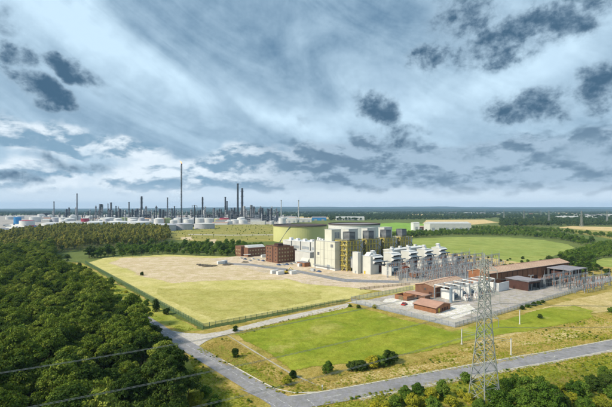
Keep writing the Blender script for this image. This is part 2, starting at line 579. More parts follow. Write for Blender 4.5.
ground_mat('g_base', ((0.115, 0.150, 0.035), (0.190, 0.185, 0.055), (0.080, 0.115, 0.030)), (0.0022, 0.012, 0.15), soft=False)
ground_mat('g_rough', ((0.36, 0.27, 0.065), (0.46, 0.335, 0.125), (0.20, 0.195, 0.028)), (0.035, 0.10, 0.6), fine=0.4, patchy=0.48, wear=((0.13, 0.16, 0.02), 0.09, 0.75))
ground_mat('g_scrub', ((0.24, 0.25, 0.030), (0.36, 0.31, 0.065), (0.130, 0.170, 0.018)), (0.05, 0.13, 0.6), fine=0.4, patchy=0.48, wear=((0.40, 0.31, 0.09), 0.07, 0.7))
ground_mat('g_strip', ((0.27, 0.29, 0.040), (0.38, 0.35, 0.080), (0.19, 0.23, 0.026)), (0.04, 0.10, 0.6), fine=0.35, patchy=0.4)
ground_mat('g_dry2', ((0.41, 0.37, 0.11), (0.47, 0.40, 0.14), (0.34, 0.325, 0.08)), (0.02, 0.06, 0.4), fine=0.25, patchy=0.3, stripes=(40, 9.0, 0.2))
ground_mat('g_tan', ((0.48, 0.37, 0.15), (0.38, 0.32, 0.10), (0.56, 0.43, 0.22)), (0.03, 0.09, 0.5), fine=0.3, edge=1.6, patchy=0.4)
ground_mat('g_lawn', ((0.225, 0.265, 0.020), (0.330, 0.325, 0.040), (0.150, 0.208, 0.012)), (0.03, 0.07, 0.5), fine=0.3, stripes=(130, 7.0, 0.22), wear=((0.40, 0.35, 0.10), 0.05, 0.9), patchy=0.36, edge=1.6)
ground_mat('g_dryfield', ((0.50, 0.44, 0.155), (0.43, 0.40, 0.115), (0.57, 0.49, 0.21)), (0.02, 0.05, 0.4), fine=0.2, stripes=(40, 9.0, 0.18), wear=((0.35, 0.335, 0.08), 0.018, 0.8), patchy=0.26)
ground_mat('g_dirt', ((0.54, 0.425, 0.265), (0.48, 0.375, 0.22), (0.60, 0.49, 0.33)), (0.02, 0.06, 0.5), fine=0.15, edge=1.3)
ground_mat('g_yard', ((0.56, 0.44, 0.31), (0.47, 0.38, 0.28), (0.62, 0.51, 0.38)), (0.03, 0.10, 0.6), fine=0.2, wear=((0.34, 0.30, 0.22), 0.04, 0.8))
ground_mat('g_gravel', ((0.41, 0.365, 0.32), (0.47, 0.415, 0.36), (0.31, 0.29, 0.27)), (0.04, 0.14, 0.9), fine=0.3, wear=((0.22, 0.20, 0.185), 0.07, 0.75))
ground_mat('g_switch', ((0.24, 0.24, 0.25), (0.30, 0.29, 0.28), (0.19, 0.19, 0.20)), (0.04, 0.14, 0.9), fine=0.3)
ground_mat('g_pale', ((0.66, 0.62, 0.55), (0.60, 0.56, 0.50), (0.72, 0.68, 0.62)), (0.05, 0.2, 0.9), fine=0.15)
ground_mat('g_meadow', ((0.255, 0.300, 0.070), (0.310, 0.330, 0.085), (0.205, 0.260, 0.055)), (0.012, 0.03, 0.3), fine=0.15, stripes=(75, 14.0, 0.12))
ground_mat('g_olive', ((0.27, 0.245, 0.060), (0.34, 0.28, 0.09), (0.19, 0.20, 0.045)), (0.010, 0.03, 0.25), fine=0.25)
ground_mat('g_wheat', ((0.56, 0.41, 0.19), (0.50, 0.37, 0.16), (0.60, 0.46, 0.24)), (0.01, 0.03, 0.2), fine=0.12)
ground_mat('g_bright', ((0.20, 0.34, 0.05), (0.24, 0.37, 0.06), (0.16, 0.29, 0.04)), (0.01, 0.03, 0.2), fine=0.1)
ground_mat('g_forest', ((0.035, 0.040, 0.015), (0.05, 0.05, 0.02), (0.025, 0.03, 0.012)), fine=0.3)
ground_mat('g_asphalt', ((0.245, 0.238, 0.243), (0.30, 0.288, 0.285), (0.20, 0.195, 0.205)), (0.06, 0.35, 2.5), fine=0.25, soft=False, bump=0.1, wear=((0.14, 0.14, 0.145), 0.12, 0.8), patchy=0.2)
ground_mat('g_track', ((0.46, 0.42, 0.36), (0.52, 0.47, 0.41), (0.38, 0.35, 0.31)), (0.05, 0.25, 1.5), fine=0.25, bump=0.2)
ground_mat('g_industrial', ((0.34, 0.31, 0.28), (0.26, 0.25, 0.24), (0.42, 0.38, 0.34)), (0.008, 0.03, 0.2), fine=0.2)
ground_mat('g_path', ((0.42, 0.38, 0.30), (0.48, 0.43, 0.34), (0.36, 0.33, 0.25)), (0.05, 0.2, 1.2), fine=0.25)


# ------------------------------------------------------------------ ground sheets
def densify(pts, step, jit, seed=0):
    o = []
    n = len(pts)
    for i in range(n):
        a, b = Vector(pts[i]).to_2d(), Vector(pts[(i + 1) % n]).to_2d()
        L = (b - a).length
        k = max(1, min(200, int(L / step)))
        nr = Vector((-(b - a).y, (b - a).x)).normalized() if L > 0 else Vector((0, 0))
        for j in range(k):
            p = a.lerp(b, j / k)
            w = mnoise.noise(Vector((p.x / step / 2.3, p.y / step / 2.3, seed * 3.7))) * jit
            o.append(p + nr * w)
    return o


def sheet(name, pts, z, m, rim=3.0, step=6.0, jit=1.0):
    P = densify(pts, step, jit, len(name))
    area = sum(P[i].x * P[(i + 1) % len(P)].y - P[(i + 1) % len(P)].x * P[i].y for i in range(len(P)))
    if area < 0:
        P.reverse()
    n = len(P)
    me = bpy.data.meshes.new(name)
    if rim:
        I = []
        for i in range(n):
            d = (P[(i + 1) % n] - P[i - 1])
            nr = Vector((-d.y, d.x)).normalized()
            I.append(P[i] + nr * rim)
        v = [(p.x, p.y, z - 0.0015) for p in P] + [(p.x, p.y, z) for p in I]
        f = [(i, (i + 1) % n, n + (i + 1) % n, n + i) for i in range(n)]
        tri = mgeo.tessellate_polygon([[Vector((p.x, p.y, 0)) for p in I]])
        f += [tuple(n + k for k in t) for t in tri]
        me.from_pydata(v, [], f)
        at = me.attributes.new('rim', 'FLOAT', 'POINT')
        at.data.foreach_set('value', [0.0] * n + [1.0] * n)
    else:
        tri = mgeo.tessellate_polygon([[Vector((p.x, p.y, 0)) for p in P]])
        me.from_pydata([(p.x, p.y, z) for p in P], [], [tuple(t) for t in tri])
    bm = bmesh.new()
    bm.from_mesh(me)
    for fc in bm.faces:
        if fc.normal.z < 0:
            fc.normal_flip()
    bm.to_mesh(me)
    bm.free()
    o = link(name, me, None, MATS[m])
    o['kind'] = 'structure'
    return o


def gp(*px):
    return [G(*p) for p in px]


# ================================================================== THE SETTING
# ground: one sheet to the horizon (finer near the plant), then hills
gb = MB()
gb.add([(-17000, -800, 0), (17000, -800, 0), (17000, 13500, 0), (-17000, 13500, 0)], [(0, 1, 2, 3)])
part('ground', gb, MATS['g_base'], None, kind='structure')


def hills(name, y0, y1, prof, seed, m):
    """long low range: prof gives (x, height) of the crest"""
    nx, ny = 220, 9
    xs = np.linspace(prof[0][0], prof[-1][0], nx)
    v, f = [], []
    px, pz = [p[0] for p in prof], [p[1] for p in prof]
    for j in range(ny):
        t = j / (ny - 1)
        for x in xs:
            h = np.interp(x, px, pz)
            h *= 1 + 0.16 * mnoise.fractal(Vector((x / 900, seed, 0)), 0.8, 2.1, 5)
            s = math.sin(t * math.pi / 2) ** 1.3
            v.append((float(x), y0 + (y1 - y0) * t, -0.5 + float(h) * s + (6 * mnoise.noise(Vector((x / 300, t * 6, seed))) * s)))
    for j in range(ny - 1):
        for i in range(nx - 1):
            f.append((j * nx + i, j * nx + i + 1, (j + 1) * nx + i + 1, (j + 1) * nx + i))
    o = part(name, MB().add(v, f), m, None, smooth=True, kind='structure')
    return o


ground_mat('g_hill', ((0.030, 0.055, 0.040), (0.05, 0.070, 0.045), (0.022, 0.042, 0.032)), (0.0008, 0.004, 0.02), soft=False, fine=0.1, wear=((0.16, 0.15, 0.08), 0.0016, 0.5), bump=0)
hills('hills', 8200, 12500, [(-16000, 40), (-9000, 42), (-5000, 58), (-1500, 98), (0, 112), (2500, 104), (4200, 112), (6500, 92), (9000, 100), (16000, 80)], 3.0, MATS['g_hill'])
hills('hills', 5600, 7600, [(-9000, 18), (-4000, 30), (-500, 44), (1500, 40), (4000, 50), (6000, 38), (11000, 36)], 9.0, MATS['g_hill'])

# far fields
Z = [0.03]


def field(name, m, pts, rim=8.0, step=25.0, jit=5.0):
    Z[0] += 0.004
    return sheet(name, gp(*pts), Z[0], m, rim, step, jit)


field('wheat_field', 'g_wheat', [(290, 218.5), (345, 219), (352, 217), (300, 216.6)], 12, 60)
field('wheat_field', 'g_wheat', [(418, 226.5), (470, 225), (500, 222.5), (485, 219.5), (425, 220)], 10, 40)
field('wheat_field', 'g_wheat', [(555, 227.5), (612, 232), (660, 236), (660, 228), (612, 227), (570, 226)], 8, 30)
field('wheat_field', 'g_wheat', [(395, 215.5), (440, 215.2), (440, 214.2), (395, 214.3)], 15, 90)
field('wheat_field', 'g_wheat', [(555, 213.6), (585, 213.6), (590, 212.8), (555, 212.8)], 15, 90)
field('green_field', 'g_bright', [(372, 232), (415, 231), (440, 224.5), (395, 222.5), (372, 224)], 8, 30)
field('green_field', 'g_bright', [(505, 221), (530, 221), (525, 218.5), (508, 218.5)], 10, 40)
field('grassland', 'g_olive', [(478, 228), (560, 231), (612, 240), (650, 246), (650, 232), (590, 230), (540, 228), (490, 225.5)], 8, 30)
field('grassland', 'g_olive', [(150, 238), (210, 243), (290, 241), (300, 226), (262, 222.5), (200, 226.5), (150, 231)], 8, 25)
field('grassland', 'g_olive', [(300, 241), (345, 240), (352, 230), (300, 230)], 8, 25)
field('dirt_ground', 'g_dirt', [(180, 239.5), (194, 240), (192, 236.5), (180, 237.5)], 3, 9, 2)
field('dirt_ground', 'g_dirt', [(207, 244), (217, 243), (217, 239), (209, 239.5)], 3, 9, 2)
field('track', 'g_path', [(188, 234.9), (230, 235.7), (292, 235), (292, 234.2), (230, 234.8), (188, 234)], 1.5, 20, 2)
field('industrial_ground', 'g_industrial', [(-40, 240), (36, 236), (60, 228), (120, 226), (292, 224), (298, 215), (-40, 215)], 10, 40, 6)
field('yard_road', 'g_pale', [(-10, 236), (36, 235), (22, 224), (10, 224)], 4, 20, 2)
field('meadow', 'g_meadow', [(384, 243), (410, 238.8), (460, 236.8), (510, 237.5), (545, 240), (570, 244.5), (577, 248), (566, 252), (550, 258), (535, 266), (505, 264), (470, 257.5), (430, 252), (400, 248)], 4, 14, 2)
field('meadow', 'g_meadow', [(575, 268), (612, 272), (640, 272), (640, 258), (600, 258), (588, 262)], 4, 12, 2)
field('meadow', 'g_meadow', [(540, 300), (575, 297), (640, 282), (640, 272), (590, 270), (560, 282)], 4, 12, 2)

# near cover
field('rough_grass', 'g_rough', [(60, 261), (84, 263), (203, 330), (345, 300), (395, 272), (560, 262), (640, 270), (700, 330), (700, 440), (90, 440), (180, 350), (120, 310)], 3, 6, 1.5)
field('scrub_grass', 'g_scrub', [(300, 420), (330, 404), (400, 389.5), (470, 377.5), (520, 370), (612, 355), (690, 343), (700, 440), (300, 440)], 2.2, 4, 1.2)
field('scrub_grass', 'g_scrub', [(178, 352), (204, 368), (258, 409), (275, 440), (160, 440), (176, 390)], 1.6, 4, 1.0)
field('grass_strip', 'g_strip', [(70, 264), (84, 264.5), (140, 296), (203, 331.5), (180, 332), (155, 322), (120, 300), (90, 281)], 1.5, 5, 1.0)
field('scrub_grass', 'g_scrub', [(205, 352), (222, 344), (262, 372), (288, 388), (276, 391), (245, 374)], 1.6, 4, 1.0)
field('tan_grass', 'g_tan', [(418, 262), (470, 268), (530, 275), (545, 268), (520, 262), (470, 255), (425, 251), (405, 252)], 3, 8, 2)
field('tan_grass', 'g_tan', [(520, 312), (560, 302), (612, 290), (660, 282), (680, 300), (612, 312), (575, 318)], 3, 6, 1.5)
field('tan_grass', 'g_tan', [(455, 354), (500, 350), (560, 343), (612, 333), (670, 321), (670, 309), (612, 320), (560, 328), (505, 333), (470, 342)], 2.2, 6, 1.0)
field('tan_grass', 'g_tan', [(350, 373), (420, 364), (470, 354), (500, 353), (452, 366), (400, 377), (340, 388), (322, 389), (335, 380)], 1.7, 5, 0.8)
field('dry_field', 'g_dryfield', [(203, 328.6), (85.6, 263), (104, 257.5), (165, 254.5), (240, 257), (300, 277), (375, 291), (352, 299.5)], 3.5, 8, 0.8)
field('dry_field_patch', 'g_dry2', [(152, 287), (152, 294), (180, 308), (215, 323), (262, 313), (326, 299.5), (326, 291), (262, 291), (215, 288), (180, 288)], 4.5, 7, 2)
field('dirt_ground', 'g_dirt', [(104, 263), (120, 257.5), (175, 256.0), (238, 259), (300, 276), (290, 281), (232, 281), (170, 285), (140, 278)], 9, 8, 3)
field('plant_yard', 'g_yard', [(205, 259), (236, 256), (290, 250), (345, 252), (430, 256), (470, 262), (520, 268), (470, 285), (412, 287), (385, 292), (300, 284), (262, 273)], 4, 8, 2)
field('dry_field', 'g_dryfield', [(352, 296), (382, 291), (415, 284.5), (440, 283.5), (418, 291), (360, 300)], 2, 5, 1)
field('switchyard_gravel', 'g_switch', [(398, 278), (470, 283), (498, 276), (470, 262), (430, 260), (400, 266)], 2.5, 6, 1)
field('plant_road', 'g_switch', [(216, 264), (250, 266), (300, 273.5), (345, 282.5), (400, 283.5), (400, 280.8), (346, 279), (300, 270.5), (252, 263.8), (216, 262.6)], 1.2, 6, 0.6)
field('substation_yard', 'g_gravel', [(353, 303), (454.5, 327.6), (560, 295.2), (612, 281.6), (612, 276), (575, 277), (520, 281), (470, 288), (414, 290), (386, 296)], 1.2, 6, 0.5)
field('concrete_pad', 'g_pale', [(380, 303), (400, 308.5), (414, 306.5), (414, 301), (398, 297.5), (384, 299)], 1.0, 3, 0.6)
field('concrete_pad', 'g_pale', [(436, 315), (455, 320), (480, 312), (470, 304), (452, 305)], 1.5, 3, 0.6)
field('lawn', 'g_lawn', [(229, 334), (286, 320), (345, 307), (365, 308), (452, 330.5), (500, 319), (545, 306), (575, 305), (597, 311), (600, 318), (560, 328), (520, 335), (490, 339), (455, 347), (415, 356), (340, 368), (290, 373.5)], 4.0, 4, 1.6)
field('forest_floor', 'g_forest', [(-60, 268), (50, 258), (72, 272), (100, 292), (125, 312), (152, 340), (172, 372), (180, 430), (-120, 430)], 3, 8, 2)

# ------------------------------------------------------------------ roads
def ribbon(pts, w0, w1):
    """left and right rims of a road line, w metres from its centre"""
    L, Rr = [], []
    n = len(pts)
    for i in range(n):
        a, b = Vector(pts[max(0, i - 1)]), Vector(pts[min(n - 1, i + 1)])
        d = (b - a).normalized()
        nr = Vector((-d.y, d.x))
        p = Vector(pts[i])
        L.append(p + nr * w0)
        Rr.append(p + nr * w1)
    return L, Rr


def strip(name, pts, w0, w1, z, m, parent=None, thick=0.0):
    L, Rr = ribbon(pts, w0, w1)
    mb = MB()
    n = len(pts)
    if thick:
        for i in range(n - 1):
            mb.prism([(L[i].x, L[i].y), (Rr[i].x, Rr[i].y), (Rr[i + 1].x, Rr[i + 1].y), (L[i + 1].x, L[i + 1].y)], z, z + thick)
    else:
        mb.add([(p.x, p.y, z) for p in L] + [(p.x, p.y, z) for p in Rr], [(i, i + 1, n + i + 1, n + i) for i in range(n - 1)])
    o = part(name, mb, MATS[m], parent)
    at = o.data.attributes.new('rim', 'FLOAT', 'POINT')
    half = len(o.data.vertices) // 2
    # a shoulder is full at the road and thins out on its far side
    at.data.foreach_set('value', [1.0 if (i < half) == (abs(w0) < abs(w1)) else 0.25 for i in range(2 * half)] if 'shoulder' in name else [1.0] * (2 * half))
    if parent is None:
        o['kind'] = 'structure'
    return o


def spline(pts, k=8):
    o = []
    P = [Vector(p) for p in pts]
    P = [P[0] * 2 - P[1]] + P + [P[-1] * 2 - P[-2]]
    for i in range(1, len(P) - 2):
        for j in range(k):
            t = j / k
            a, b, c, d = P[i - 1], P[i], P[i + 1], P[i + 2]
            q = 0.5 * ((2 * b) + (c - a) * t + (2 * a - 5 * b + 4 * c - d) * t * t + (3 * b - a - 3 * c + d) * t ** 3)
            o.append((q.x, q.y))
    o.append(tuple(P[-2]))
    return o


RZ = Z[0] + 0.02
road1_line = [(-330, 470), (-202, 323), (-54.4, 151.8), (-4.8, 97.6), (22, 68.5), (60, 27)]
road1 = strip('road', road1_line, -3.1, 3.1, RZ, 'g_asphalt')
r2 = spline([(-9, 97.5), (6.4, 101.6), (36.4, 112.9), (67.8, 124.6), (84, 130.2), (111.7, 140.6), (170, 163), (260, 200)])
road2 = strip('road', r2, -3.2, 3.2, RZ + 0.006, 'g_asphalt')
# flared mouth of the junction
sheet('road', [(-18.5, 106.5), (-7.5, 101.2), (4.5, 104.2), (-1, 100.5), (2, 97.5), (-2, 90.5), (-12, 101)], RZ + 0.003, 'g_asphalt', 0, 3, 0)
strip('gravel_shoulder', r2[6:], 3.2, 4.6, RZ - 0.004, 'g_path')
strip('gravel_shoulder', r2[10:], -4.9, -3.2, RZ - 0.004, 'g_path')
k = strip('kerb', r2[3:], 3.22, 3.55, RZ - 0.02, 'kerb_stone', None, 0.13)
k = strip('kerb', r2[10:], -3.5, -3.22, RZ - 0.02, 'kerb_stone', None, 0.11)
k = strip('kerb', [(-27.5, 126.5), (-13.5, 111.3), (-8.5, 106.3), (-3, 103.9), (3.0, 104.3)], -0.1, 0.2, RZ - 0.02, 'kerb_stone', None, 0.12)


def dashes(parent, p0, p1, L, gap, w, z, start=0.0):
    p0, p1 = Vector(p0), Vector(p1)
    d = (p1 - p0).normalized()
    n = Vector((-d.y, d.x)) * (w / 2)
    mb = MB().add([(0, -w / 2, 0), (L, -w / 2, 0), (L, w / 2, 0), (0, w / 2, 0)], [(0, 1, 2, 3)])
    me = mb.mesh('dash')
    me.materials.append(MATS['road_paint'])
    s = start
    ang = math.atan2(d.y, d.x)
    while s + L < (p1 - p0).length:
        p = p0 + d * s
        o = link('dash', me, parent)
        o.location = (p.x, p.y, z)
        o.rotation_euler = (0, 0, ang)
        s += L + gap


dashes(road1, (-68, 167.5), (14, 77.2), 3.0, 1.5, 0.17, RZ + 0.014)
dashes(road1, (-11, 100.6), (-1.5, 90.2), 1.2, 0.8, 0.2, RZ + 0.018)
dashes(road2, (4.5, 101.3), (12, 103.9), 2.2, 0.9, 0.22, RZ + 0.016)
dashes(road2, (0.2, 100.7), (3.2, 95.8), 1.4, 0.7, 0.3, RZ + 0.018)

# service track and pale concrete apron along the field fence
sheet('concrete_apron', gp((172, 331), (186, 333.2), (205, 334), (222, 331.5), (270, 319.5), (347, 303.5), (352, 305.5), (345, 309), (290, 320.5), (232, 334), (214, 338.5), (206, 342), (199, 347), (190, 343), (180, 338)), RZ - 0.006, 'g_track', 0.5, 2.5, 0.25)
tr = sheet('service_track', gp((345, 303), (400, 309.5), (455, 323.5), (470, 320), (455, 316), (420, 309), (395, 303), (362, 299.5)), RZ - 0.03, 'g_track', 1.0, 3, 0.4)
sheet('path', gp((226.8, 336.2), (228.4, 335.4), (292, 373.4), (318, 385.4), (317, 386.6), (289.5, 374.6)), RZ - 0.01, 'g_path', 0.5, 3, 0.4)
sheet('plant_road', gp((575, 283), (612, 276.5), (660, 268), (660, 272), (612, 280), (580, 286.5)), RZ - 0.008, 'g_switch', 0.6, 3, 0.3)

# ------------------------------------------------------------------ haze
hz = bpy.data.materials.new('haze')
hz.use_nodes = True
ht = NT(hz.node_tree)
ht.n.clear()
ho = ht.new('ShaderNodeOutputMaterial')
hv = ht.new('ShaderNodeVolumePrincipled')
hv.inputs['Color'].default_value = (0.45, 0.70, 1.0, 1)
hv.inputs['Density'].default_value = 6.5e-5
hv.inputs['Anisotropy'].default_value = 0.0
ht.l.new(hv.outputs[0], ho.inputs['Volume'])
hb = part('haze', bx(-17200, 17200, -900, 13700, -1.5, 235), hz, None, kind='stuff')


# ================================================================== THE POWER STATION
SA = R(40)
SO = Vector((23.2, 308.0))


def site(u, v):
    return (SO.x + u * math.cos(SA) - v * math.sin(SA), SO.y + u * math.sin(SA) + v * math.cos(SA))


def sthing(name, label, cat, u, v, group=None):
    return thing(name, label, cat, site(u, v), SA, group)


# tall cream block at the near end of the boiler row (cam sees its -x and -y sides)
t = sthing('boiler_house', 'tall plain cream clad block at the left end of the boiler row', 'building', 0, 0)
part('wall', bx(0, 6.5, 0, 25.5, 0, 23), MATS['stack_grey'], t)
for zz0, zz1 in ((1.9, 8.9), (9.0, 15.9), (16.0, 22.8)):
    pm = bx(-0.12, 0, 0.06, 4.19, zz0, zz1).mesh('cladding_panel')
    pm.materials.append(MATS['cream_cladding'])
    for i in range(6):
        o = part('cladding_panel', pm, None, t)
        o.location = (0, i * 4.25, 0)
    pm = bx(0.04, 3.2, -0.12, 0, zz0, zz1).mesh('cladding_panel')
    pm.materials.append(MATS['cream_cladding'])
    for i in range(2):
        o = part('cladding_panel', pm, None, t)
        o.location = (i * 3.25, 0, 0)
part('ladder', MB().beam((-0.5, 23.4, 0), (-0.5, 23.4, 24.4), 0.12).beam((-0.5, 24.1, 0), (-0.5, 24.1, 24.4), 0.12).beam((-0.9, 23.75, 2.5), (-0.9, 23.75, 24.4), 0.7, 0.08), MATS['stack_grey'], t)
part('downpipe', MB().cyl((-0.3, 12.75, 1.8), (-0.3, 12.75, 23), 0.14, n=6), MATS['stack_grey'], t)
part('louvre', bx(-0.2, -0.12, 2.0, 5.0, 18.5, 21), MATS['stack_grey'], t)
part('louvre', bx(-0.2, -0.12, 18.5, 21.0, 11, 13.5), MATS['stack_grey'], t)
part('pipe_run', MB().cyl((-1.2, 0.5, 2.4), (-1.2, 25, 2.4), 0.25, n=8).cyl((-1.2, 0.5, 3.1), (-1.2, 25, 3.1), 0.18, n=8), MATS['pale_steel'], t)
part('plinth', MB().box(-0.2, 6.7, -0.2, 25.6, 0, 1.8), MATS['white_paint'], t)
part('roof', bx(-0.15, 6.65, -0.15, 25.6, 23, 23.35), MATS['pale_roof'], t)
part('annex', bx(0.3, 6.5, 25.62, 31.5, 0, 7), MATS['cream_cladding'], t)
for i, (yy, h) in enumerate(((20, 1.6), (22.6, 2.1), (17, 1.2))):
    part('roof_vent', bx(2.4, 4.2, yy, yy + 1.6, 23.35, 23.35 + h), MATS['white_paint'], t)
part('door', bx(-0.26, -0.2, 6, 9.4, 0, 4.2), MATS['grey_cladding'], t)
t = sthing('stair_tower', 'upper cream block rising behind the tall plain cream block', 'building', 2, 6)
part('wall', bx(0, 10.8, 0, 8.2, 23.4, 32.5), MATS['cream_cladding'], t)
part('lower_wall', bx(4.6, 10.8, 0, 8.2, 0, 23.4), MATS['cream_cladding'], t)
part('roof', bx(-0.2, 11, -0.2, 8.4, 32.5, 32.9), MATS['pale_roof'], t)
part('louvre', bx(3.5, 5.8, -0.12, 0, 25.5, 30.5), MATS['grey_cladding'], t)
part('louvre', bx(6.6, 8.8, -0.12, 0, 25.5, 30.5), MATS['grey_cladding'], t)
part('handrail', MB().beam((-0.2, -0.2, 33.9), (11, -0.2, 33.9), 0.1).beam((-0.2, -0.2, 33.9), (-0.2, 8.4, 33.9), 0.1).beam((-0.2, -0.2, 32.9), (-0.2, -0.2, 33.9), 0.1).beam((11, -0.2, 32.9), (11, -0.2, 33.9), 0.1), MATS['pale_steel'], t)


# four heat recovery boilers in yellow steel frames
def boiler(u0, label, cap):
    t = sthing('boiler_unit', label, 'boiler', u0, -8, 'boilers in yellow steel frames')
    part('casing', bx(2.2, 9.6, 2.2, 17, 1.0, 23.2), MATS['cream_cladding'], t)
    part('duct', MB().extr_x([(2.6, 3), (2.6, 15), (-2.6, 9), (-2.6, 3)], 3.2, 8.4), MATS['stack_pale'], t)
    part('side_casing', bx(11.4, 22.0, 2.6, 17.5, 0.0, 23.4), MATS['stack_pale'], t)
    part('flue_box', bx(3.2, 10.0, 0.6, 7.2, 24.2, 31.2), MATS['dark_grey'], t)
    lm = bx(3.1, 10.1, 0.48, 0.6, 0, 0.28).mesh('louvre')
    lm.materials.append(MATS['grey_cladding'])
    ln = bx(3.08, 3.2, 0.6, 7.2, 0, 0.28).mesh('louvre')
    ln.materials.append(MATS['grey_cladding'])
    fl = t.children[-1]
    for q in range(6):
        for me in (lm, ln):
            o = part('louvre', me, None, fl)
            o.location = (0, 0, 24.9 + q * 1.0)
    if cap:
        part('penthouse', bx(10.4, 21.6, 8.2, 15, 23.5, 32.6), MATS['white_cladding'], t)
        part('penthouse_roof', bx(10.2, 21.8, 8.0, 15.2, 32.6, 33.0), MATS['pale_roof'], t)
    cm = bx(-0.32, 0.32, -0.32, 0.32, 0, 24.0).mesh('column')
    cm.materials.append(MATS['yellow_steel'])
    for x, y in [(0, 0), (3.6, 0), (7.2, 0), (10.8, 0), (14.4, 0), (0, 5.5), (0, 11), (0, 16.5)]:
        o = part('column', cm, None, t)
        o.location = (x, y, 0)
    for z in (4.4, 8.4, 12.4, 16.4, 20.4, 24.0):
        pf = MB()
        pf.box(-0.3, 14.7, -0.3, 2.1, z - 0.12, z)
        pf.box(-0.3, 2.1, 2.1, 16.8, z - 0.12, z)
        p_ = part('platform', pf, MATS['stack_grey'], t)
        rl = MB()
        for dz in (-0.2, 0.55, 1.1):
            w = 0.5 if dz < 0 else 0.12
            rl.beam((-0.3, -0.3, z + dz), (14.7, -0.3, z + dz), w)
            rl.beam((-0.3, -0.3, z + dz), (-0.3, 16.8, z + dz), w)
        part('railing', rl, MATS['yellow_steel'], p_)
    zs = (0, 8.4, 16.4, 24.0)
    for i in range(3):
        a, b = zs[i], zs[i + 1]
        for x0, x1 in ((0, 3.6), (7.2, 10.8)):
            br = MB()
            br.beam((x0, -0.1, a), (x1, -0.1, b), 0.32)
            br.beam((x1, -0.1, a), (x0, -0.1, b), 0.32)
            part('bracing', br, MATS['yellow_steel'], t)
        for y0, y1 in ((0, 5.5), (11, 16.5)):
            br = MB()
            br.beam((-0.1, y0, a), (-0.1, y1, b), 0.32)
            br.beam((-0.1, y1, a), (-0.1, y0, b), 0.32)
            part('bracing', br, MATS['yellow_steel'], t)
    pp = MB()
    rr = random.Random(int(u0 * 10))
    for q in range(17):
        x, y = rr.uniform(0.6, 14), rr.uniform(0.4, 1.8)
        z0 = rr.uniform(0, 10)
        pp.cyl((x, y, z0), (x, y, z0 + rr.uniform(6, 13)), rr.uniform(0.2, 0.45), n=8)
    for q in range(4):
        z = rr.uniform(3, 22)
        pp.cyl((0.4, 1.2, z), (10.4, 1.2, z), 0.28, n=8)
    part('pipework', pp, MATS['stack_pale'], t)
    st = MB()
    for i in range(6):
        a, b = (4.6 * i * 0.87, 4.6 * (i + 1) * 0.87)
        st.beam((15.4 if i % 2 else 20.4, 1.0, a), (20.4 if i % 2 else 15.4, 1.0, b), 0.9, 0.25)
    part('stair', st, MATS['yellow_steel'], t)
    return t


for k_, (wd) in enumerate(('first', 'second', 'third', 'fourth')):
    boiler(5.6 + 23.2 * k_, wd + ' yellow framed boiler with dark square flue, counted from the tall cream block', k_ < 3)

# white boxes at the turbine inlets
t = sthing('white_tower', 'slim tall white box tower in front of the yellow frames', 'building', 3.6, -21.3)
part('wall', bx(0, 3.4, 0, 5.7, 0, 16.2), MATS['white_cladding'], t)
part('roof', bx(-0.15, 3.55, -0.15, 5.85, 16.2, 16.5), MATS['white_paint'], t)
part('door', bx(-0.06, 0, 1.8, 3.0, 0, 2.2), MATS['grey_cladding'], t)
t = sthing('inlet_block', 'white inlet block with sloping duct beside the slim white tower', 'building', 7.8, -30.7)
part('wall', bx(0.0, 4.2, 0.4, 10.3, 0, 13.6), MATS['white_cladding'], t)
part('sloping_duct', MB().extr_y([(0.2, 13.6), (4.0, 13.6), (6.5, 16.4), (3.2, 16.4)], 2.5, 7), MATS['white_paint'], t)
part('door', bx(-0.06, 0, 5.5, 7.0, 0, 2.4), MATS['machine_yellow'], t)
part('roof', bx(-0.15, 4.3, 0.3, 10.45, 13.6, 13.85), MATS['pale_roof'], t)


def filter_house(u0, label):
    t = sthing('filter_house', label, 'filter house', u0, -30.7, 'air filter houses')
    part('wall', bx(4.4, 11.5, 0.3, 10, 0, 7.0), MATS['white_cladding'], t)
    part('undercroft', bx(11.5, 15.0, 2.6, 10, 0, 7.0), MATS['dark_grey'], t)
    part('support', bx(4.8, 14.6, 1, 9.5, 7.0, 7.6), MATS['grey_cladding'], t)
    part('filter_box', bx(4.4, 14.6, 0.6, 8.5, 7.6, 14.0), MATS['white_cladding'], t)
    for z in (7.7, 10.9):
        part('intake', bx(4.6, 14.4, 0.45, 0.6, z + 0.2, z + 1.7), MATS['black_void'], t)
        part('weather_hood', MB().extr_x([(0.6, z + 3.0), (-1.7, z + 1.9), (-1.7, z + 1.65), (0.6, z + 2.75)], 4.2, 14.8), MATS['white_paint'], t)
        part('hood_cheek', MB().extr_x([(0.6, z + 2.8), (-1.65, z + 1.7), (-1.65, z + 1.2), (0.6, z + 0.2)], 4.15, 4.3), MATS['white_paint'], t)
        part('hood_cheek', MB().extr_x([(0.6, z + 2.8), (-1.65, z + 1.7), (-1.65, z + 1.2), (0.6, z + 0.2)], 14.7, 14.85), MATS['white_paint'], t)
    part('roof', bx(4.2, 14.8, 0.4, 8.7, 14.0, 14.3), MATS['white_paint'], t)
    part('exhaust_cowl', MB().extr_y([(12.2, 14.3), (14.6, 14.3), (13.0, 17.4), (10.2, 16.9)], 5, 8), MATS['white_paint'], t)
    part('leg', bx(15.4, 15.9, 0.6, 1.1, 0, 9), MATS['dark_grey'], t)
    part('leg', bx(18.8, 19.3, 0.6, 1.1, 0, 9), MATS['dark_grey'], t)
    part('pipe_bridge', MB().beam((14.6, 0.9, 8.6), (23.0, 0.9, 8.6), 0.9, 0.7).beam((14.6, 2.4, 6.0), (23.0, 2.4, 6.0), 0.7, 0.7), MATS['pale_steel'], t)
    part('plant_box', bx(16.2, 22.2, 2.8, 8.5, 0, 5.2), MATS['rust_red'], t)


